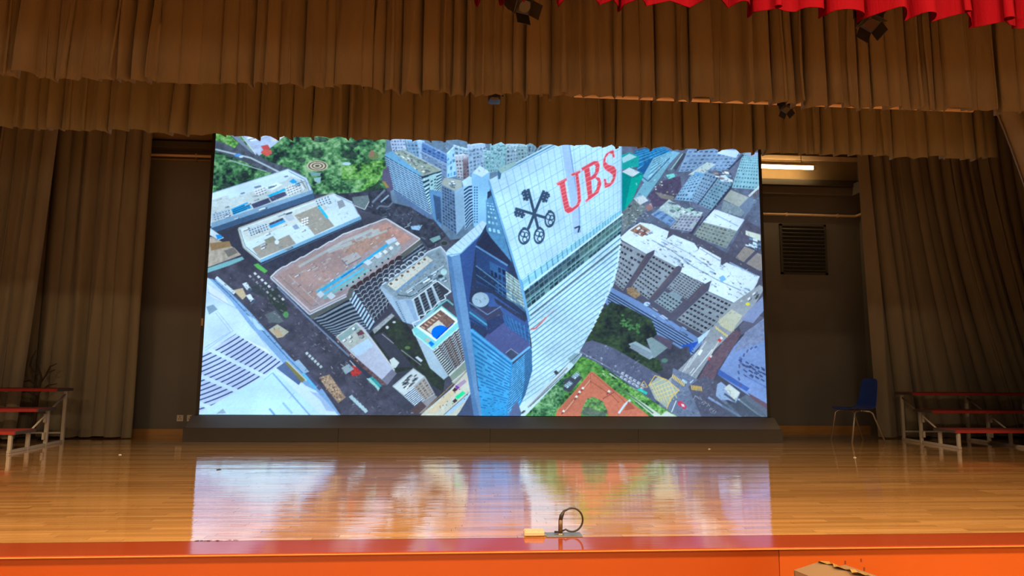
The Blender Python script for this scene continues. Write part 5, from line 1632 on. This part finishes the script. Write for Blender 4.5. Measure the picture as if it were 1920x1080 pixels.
def lantern(label, p, rx, rz, rail_z, size=1.0, doors=True, roll=0.0):
    e = empty('stage_spotlight', p, rz)
    R_ = Matrix.Rotation(rx, 4, 'X') @ Matrix.Rotation(roll, 4, 'Y')
    S = Matrix.Scale(size, 4)
    b = bmesh.new()
    # tapered body: round snout to square back
    prof = [(-0.15, 0.055), (-0.13, 0.085), (-0.02, 0.10), (0.10, 0.10), (0.16, 0.085)]
    rings = []
    for (y, r) in prof:
        rings.append([b.verts.new((r * max(-.86, min(.86, 1.15 * math.cos(a))), y, r * max(-.86, min(.86, 1.15 * math.sin(a))))) for a in (2 * math.pi * k / 16 for k in range(16))])
    for i in range(len(rings) - 1):
        for k in range(16):
            b.faces.new((rings[i][k], rings[i][(k + 1) % 16], rings[i + 1][(k + 1) % 16], rings[i + 1][k]))
    b.faces.new(rings[0])
    b.faces.new(list(reversed(rings[-1])))
    bmesh.ops.transform(b, matrix=R_ @ S, verts=b.verts)
    obj('housing', b, M['black'], e)
    b = bmesh.new()
    tube(b, [(0, -0.150, 0), (0, -0.158, 0)], 0.05, 16)
    bmesh.ops.transform(b, matrix=R_ @ S, verts=b.verts)
    obj('lens', b, M['lens'], e)
    if doors:
        for k in range(4):
            b = bmesh.new()
            box(b, -0.06, 0.06, -0.26, -0.152, 0.062, 0.066)
            bmesh.ops.transform(b, matrix=R_ @ S @ Matrix.Rotation(math.pi / 2 * k, 4, 'Y') @ Matrix.Translation((0, -.155, .064)) @ Matrix.Rotation(-0.5, 4, 'X') @ Matrix.Translation((0, .155, -.064)), verts=b.verts)
            obj('barn_door', b, M['black'], e)
    yo = 0.115 * size
    h = rail_z - p[2]
    quick('yoke', lambda bb: tube(bb, [(-yo, 0, 0), (-yo, 0, min(h, .16) - 0.02), (yo, 0, min(h, .16) - 0.02), (yo, 0, 0)], 0.010, 8), M['black'], e)
    quick('clamp', lambda bb: tube(bb, [(0, 0, min(h, .16) - 0.03), (0, 0, h)], 0.016, 8), M['black'], e)
    tag(e, label, 'spotlight')
    return e


p = at(973, 2, 0.95)
lantern('black stage spotlight at the top centre, cut off by the frame', p, 0.75, 0.35, 3.836, 0.85)
p = at(1630, 30, 0.95)
lantern('black stage spotlight peeking out below the red valance', p, 0.9, -0.5, 3.836, 0.85, roll=0.72)
p = at(927, 181, 2.0)
lantern('small black spotlight under the front valance, above the tower top', (p.x, 2.0, p.z), 0.15, 0.0, 3.64, 0.62, doors=False)
p = at(1473, 196, 2.0)
lantern('dark angled spotlight hanging at the pale pole, right half', (p.x, 2.0, p.z), 0.9, -0.4, 3.64, 0.55, roll=0.7)

# ------------------------------------------------------------------ choral risers
def riser(label, loc_, rz, length, sgn):
    """three step riser; its visible end at local x = 0, the rest runs to sgn * length"""
    e = empty('choral_riser', loc_, rz)
    hs = (0.235, 0.455, 0.675)
    dp = (0.42, 0.40, 0.40)
    y = 0.0
    x0, x1 = (0, length) if sgn > 0 else (-length, 0)
    for i, (h, dd) in enumerate(zip(hs, dp)):
        t_ = bx('tread', (x0, x1, y, y + dd, h - 0.03, h), M['red_carpet'], e, bev=0.004)
        bx('edge_strip', (x0 - .004, x1 + .004, y - 0.008, y + 0.004, h - 0.034, h - 0.004), M['red_carpet'], t_)
        ex = 0.0
        bx('end_cap', (ex - 0.012, ex + 0.012, y, y + dd, h - 0.036, h - 0.002), M['dark_edge'], t_)
        for xx in ([sgn * 0.05, sgn * (length - .05)] + [sgn * 1.0]):
            for yy in ((y + 0.03, y + dd - 0.04) if i == 0 else (y + dd - 0.05,)):
                bx('leg', (xx - 0.018, xx + 0.018, yy - 0.018, yy + 0.018, 0.0, h - 0.03), M['grey_metal'], e, bev=0.003)
        y += dd
    for xx in (sgn * 0.05, sgn * (length - .05), sgn * 1.0):
        bx('foot_rail', (xx - 0.015, xx + 0.015, 0.0, y - 0.02, 0.0, 0.032), M['grey_metal'], e, bev=0.003)
        quick('brace', lambda b: tube(b, [(xx, 0.40, 0.20), (xx, y - 0.05, 0.60)], 0.011, 8), M['grey_metal'], e, True)
        bx('gusset', (xx - 0.012, xx + 0.012, 0.70, 0.80, 0.08, 0.16), M['grey_metal'], e)
        bx('gusset', (xx - 0.012, xx + 0.012, 0.70, 0.80, 0.28, 0.38), M['grey_metal'], e)
    quick('cross_bar', lambda b: tube(b, [(sgn * .05, y - 0.05, 0.12), (sgn * (length - .05), y - 0.05, 0.12)], 0.012, 8), M['grey_metal'], e, True)
    tag(e, label, 'riser', 'red topped choral risers')
    return e


riser('red topped choral riser with pale grey frame at the left edge', (-4.80, 4.30, 0), 0.06, 1.9, -1)
riser('red topped choral riser in shadow in front of the right curtain', (6.22, 4.63, 0), -0.03, 1.9, 1)

# ------------------------------------------------------------------ blue chair
def chair():
    e = empty('plastic_chair', (5.52, 5.62, 0), math.radians(-84))
    # local: faces -y ; shell profile from the seat front to the back top
    prof = [(-0.24, 0.425), (-0.215, 0.447), (-0.10, 0.437), (0.06, 0.428), (0.14, 0.442), (0.19, 0.50), (0.215, 0.60), (0.24, 0.72), (0.262, 0.845), (0.262, 0.862)]
    b = bmesh.new()
    rows = []
    for i, (y, z) in enumerate(prof):
        r = []
        wdt = 0.215 if i < 5 else 0.215 - 0.012 * (i - 4)
        if i >= len(prof) - 1:
            wdt -= 0.04
        for k in range(9):
            t = -1 + k / 4
            dish = 0.022 * t * t
            if i < 5:
                r.append(b.verts.new((wdt * t, y, z + dish)))
            else:
                r.append(b.verts.new((wdt * t, y - dish * 1.2, z)))
        rows.append(r)
    for a, c in zip(rows, rows[1:]):
        for k in range(8):
            b.faces.new((a[k], a[k + 1], c[k + 1], c[k]))
    o = obj('seat_shell', b, M['chair_blue'], e, True)
    o.modifiers.new('t', 'SOLIDIFY').thickness = 0.008
    ss = o.modifiers.new('s', 'SUBSURF')
    ss.levels = ss.render_levels = 2
    for sx in (-1, 1):
        quick('leg', lambda b_: tube(b_, [(sx * .16, -0.06, 0.425), (sx * .19, -0.15, 0.415), (sx * .205, -0.18, 0.39), (sx * 0.225, -0.255, 0.0)], 0.0115, 10), M['chair_leg'], e, True)
        quick('leg', lambda b_: tube(b_, [(sx * .16, -0.02, 0.425), (sx * .185, 0.07, 0.415), (sx * .20, 0.10, 0.39), (sx * 0.225, 0.25, 0.0)], 0.0115, 10), M['chair_leg'], e, True)
    quick('under_bar', lambda b_: tube(b_, [(-.17, -0.04, 0.423), (.17, -0.04, 0.423)], 0.0105, 10), M['chair_leg'], e, True)
    tag(e, 'blue moulded plastic chair with grey tube legs beside the right curtain', 'chair')


chair()

# ------------------------------------------------------------------ dark twigs behind the left riser
def twigs():
    p = at(72, 700, 5.80)
    e = empty('branch_prop', (p.x, 5.80, 0.0))
    rd = random.Random(4)
    quick('stem', lambda b: tube(b, [(0, 0, 0.0), (0.01, 0, 0.5), (0.04, 0, 0.80), (-0.03, 0.0, 1.0)], [0.024, 0.02, 0.014, 0.009], 8), M['branch'], e, True)
    for k, pts in enumerate(([(-0.01, 0, 0.82), (-0.10, -.02, 0.95), (-0.08, -.02, 1.06), (-0.04, -.02, 1.15)], [(0.03, 0, 0.72), (0.12, -.01, 0.86), (0.20, 0, 0.90)],
                             [(0.02, 0, 0.66), (-0.10, 0, 0.76), (-0.17, 0, 0.74)], [(0.02, 0, 0.6), (0.14, 0, 0.70), (0.25, -.01, 0.72)],
                             [(0.1, 0, 0.84), (0.14, 0, 0.94), (0.22, 0, 0.98)], [(0.02, 0, .55), (-.12, 0, .62), (-.2, -.02, .60)])):
        quick('branch', lambda b: tube(b, pts, [0.011] * (len(pts) - 1) + [0.005], 7), M['branch'], e, True)
    quick('foot', lambda b: box(b, -0.12, 0.12, -0.12, 0.12, 0, 0.03, bev=.005), M['branch'], e)
    tag(e, 'dark bare branch prop standing between the two left curtains', 'branch prop')


twigs()

# ------------------------------------------------------------------ floor box with plugged cable
def cable_thing():
    p = at(1068, 1000, 0.30)
    e = empty('floor_box', (0.53, 0.31, 0))
    bx('plate', (-0.02, 0.185, -0.05, 0.05, 0.0, 0.006), M['plate'], e, bev=0.001)
    lid = bx('lid', (-0.145, -0.03, -0.035, 0.035, 0.004, 0.030), M['cream'], e, bev=0.006)
    bx('lid_rim', (-0.140, -0.035, -0.030, 0.030, 0.030, 0.033), M['cream'], lid, bev=0.001)
    bx('hinge', (-0.034, -0.016, -0.03, 0.03, 0.002, 0.012), M['plate'], e, bev=0.002)
    quick('socket_ring', lambda b: tube(b, [(0.065, 0, 0.004), (0.065, 0, 0.012)], 0.020, 16), M['plate'], e, True)
    tag(e, 'open floor socket box with cream lid at the stage edge', 'floor box')
    c = empty('audio_cable', (0.595, 0.31, 0.012))
    quick('plug_barrel', lambda b: tube(b, [(0, 0, 0), (0.001, 0, 0.075)], [0.0125, 0.012], 14), M['brass'], c, True)
    quick('plug_boot', lambda b: tube(b, [(0.001, 0, 0.073), (0.006, 0, 0.095), (0.022, 0, 0.125)], [0.0115, 0.0125, 0.006], 12), M['cable'], c, True)
    pts = []
    for k in range(25):
        a = math.radians(125 - 250 * k / 24)
        pts.append((0.068 + 0.062 * math.cos(a), 0.01 * k / 24, 0.072 + 0.066 * math.sin(a)))
    pts = [(0.020, 0, 0.122)] + pts + [(0.0, 0.02, 0.002), (-0.03, 0.03, 0.001)]
    quick('cable', lambda b: tube(b, pts, 0.0052, 10), M['cable'], c, True)
    tag(c, 'looped black audio cable with upright plug at the stage edge', 'cable')


cable_thing()

# ------------------------------------------------------------------ cardboard carton in front of the stage
def carton():
    e = empty('cardboard_box', (1.76, -0.60, FZ), math.radians(14))
    H = 0.96
    def walls(b):
        for dd in ((-.15, .15, -.15, -.144, 0, H), (-.15, .15, .144, .15, 0, H), (-.15, -.144, -.15, .15, 0, H), (.144, .15, -.15, .15, 0, H), (-.15, .15, -.15, .15, 0, 0.006)):
            box(b, *dd)
    quick('body', walls, M['card'], e)
    def flap(nm, dims, piv, ang, axis):
        b = bmesh.new()
        box(b, *dims)
        bmesh.ops.transform(b, matrix=Matrix.Translation(piv) @ Matrix.Rotation(ang, 4, axis) @ Matrix.Translation([-q for q in piv]), verts=b.verts)
        return obj(nm, b, M['card'], e)
    flap('flap', (-.15, .02, -.15, .15, H, H + .006), (-.15, 0, H), math.radians(-10), 'Y')
    flap('flap', (.02, .15, -.15, .15, H, H + .006), (.15, 0, H), math.radians(-4), 'Y')
    flap('flap', (-.145, .145, .0, .15, H - .008, H - .002), (0, .15, H), math.radians(-3), 'X')
    flap('flap', (-.145, .145, -.15, 0, H - .008, H - .002), (0, -.15, H), math.radians(2), 'X')
    b = bmesh.new()
    rd = random.Random(9)
    prev = None
    for k in range(12):
        y = -.15 + .30 * k / 11
        z = H + .048 - 0.008 * (k % 2) - .001 * k
        row = [b.verts.new((-.01 + .012 * math.sin(k * 1.7), y, z + .006)), b.verts.new((.03, y, z - .010 * rd.random())), b.verts.new((.075 + .01 * math.sin(k * 2.3), y, H + .014))]
        if prev:
            for j in range(2):
                b.faces.new((prev[j], prev[j + 1], row[j + 1], row[j]))
        prev = row
    o = obj('tape', b, M['tape'], e)
    o.modifiers.new('t', 'SOLIDIFY').thickness = 0.002
    b = bmesh.new()
    for k in range(26):
        box(b, .03 + .006 * k, .033 + .006 * k, -.151, -.148, H - .012, H - .002)
    obj('corrugation', b, M['card_in'], e)
    tag(e, 'open brown cardboard box with shiny tape below the stage front', 'box')


carton()

# ------------------------------------------------------------------ small litter and flaked paint
rdl = random.Random(2)
fl = bmesh.new()
for k in range(26):
    p = at(rdl.uniform(368, 452), 1009 + rdl.uniform(-2.5, 1.0), 0.29)
    xx, yy = p.x, 0.262 + rdl.uniform(-0.006, 0.012)
    s = rdl.uniform(.004, .014)
    vs = [fl.verts.new((xx + s * rdl.uniform(.6, 1.4) * math.cos(a), yy + 0.4 * s * math.sin(a), 0.0024)) for a in (0.3, 1.7, 2.9, 4.1, 5.3)]
    fl.faces.new(vs)
o = obj('flaked_paint', fl, M['chip'], nos)
o['kind'] = 'stuff'
for (px, py, mt_, s, lab) in ((410, 881, 'slot', .014, 'tiny black scrap on the floor in front of the screen'), (225, 853, 'paper', .010, 'tiny white scrap on the floor by the left riser'),
                              (1330, 842, 'paper', .010, 'tiny pale scrap on the floor in front of the screen base'), (1603, 858, 'paper', .012, 'tiny pale scrap on the floor near the blue chair')):
    v = AX_F + AX_R * (px - 960) / F_PX + AX_U * (540 - py) / F_PX
    q = CAM + v * (-CAM[2] / v[2])
    b = bmesh.new()
    vs = [b.verts.new((s * 1.6 * math.cos(a), s * math.sin(a), 0.003 + 0.004 * (k % 2))) for k, a in enumerate((0.2, 1.4, 2.7, 3.9, 5.2))]
    b.faces.new(vs)
    o = obj('floor_scrap', b, M[mt_], None, loc=(q[0], q[1], 0.0))
    o.modifiers.new('t', 'SOLIDIFY').thickness = 0.003
    tag(o, lab, 'scrap')
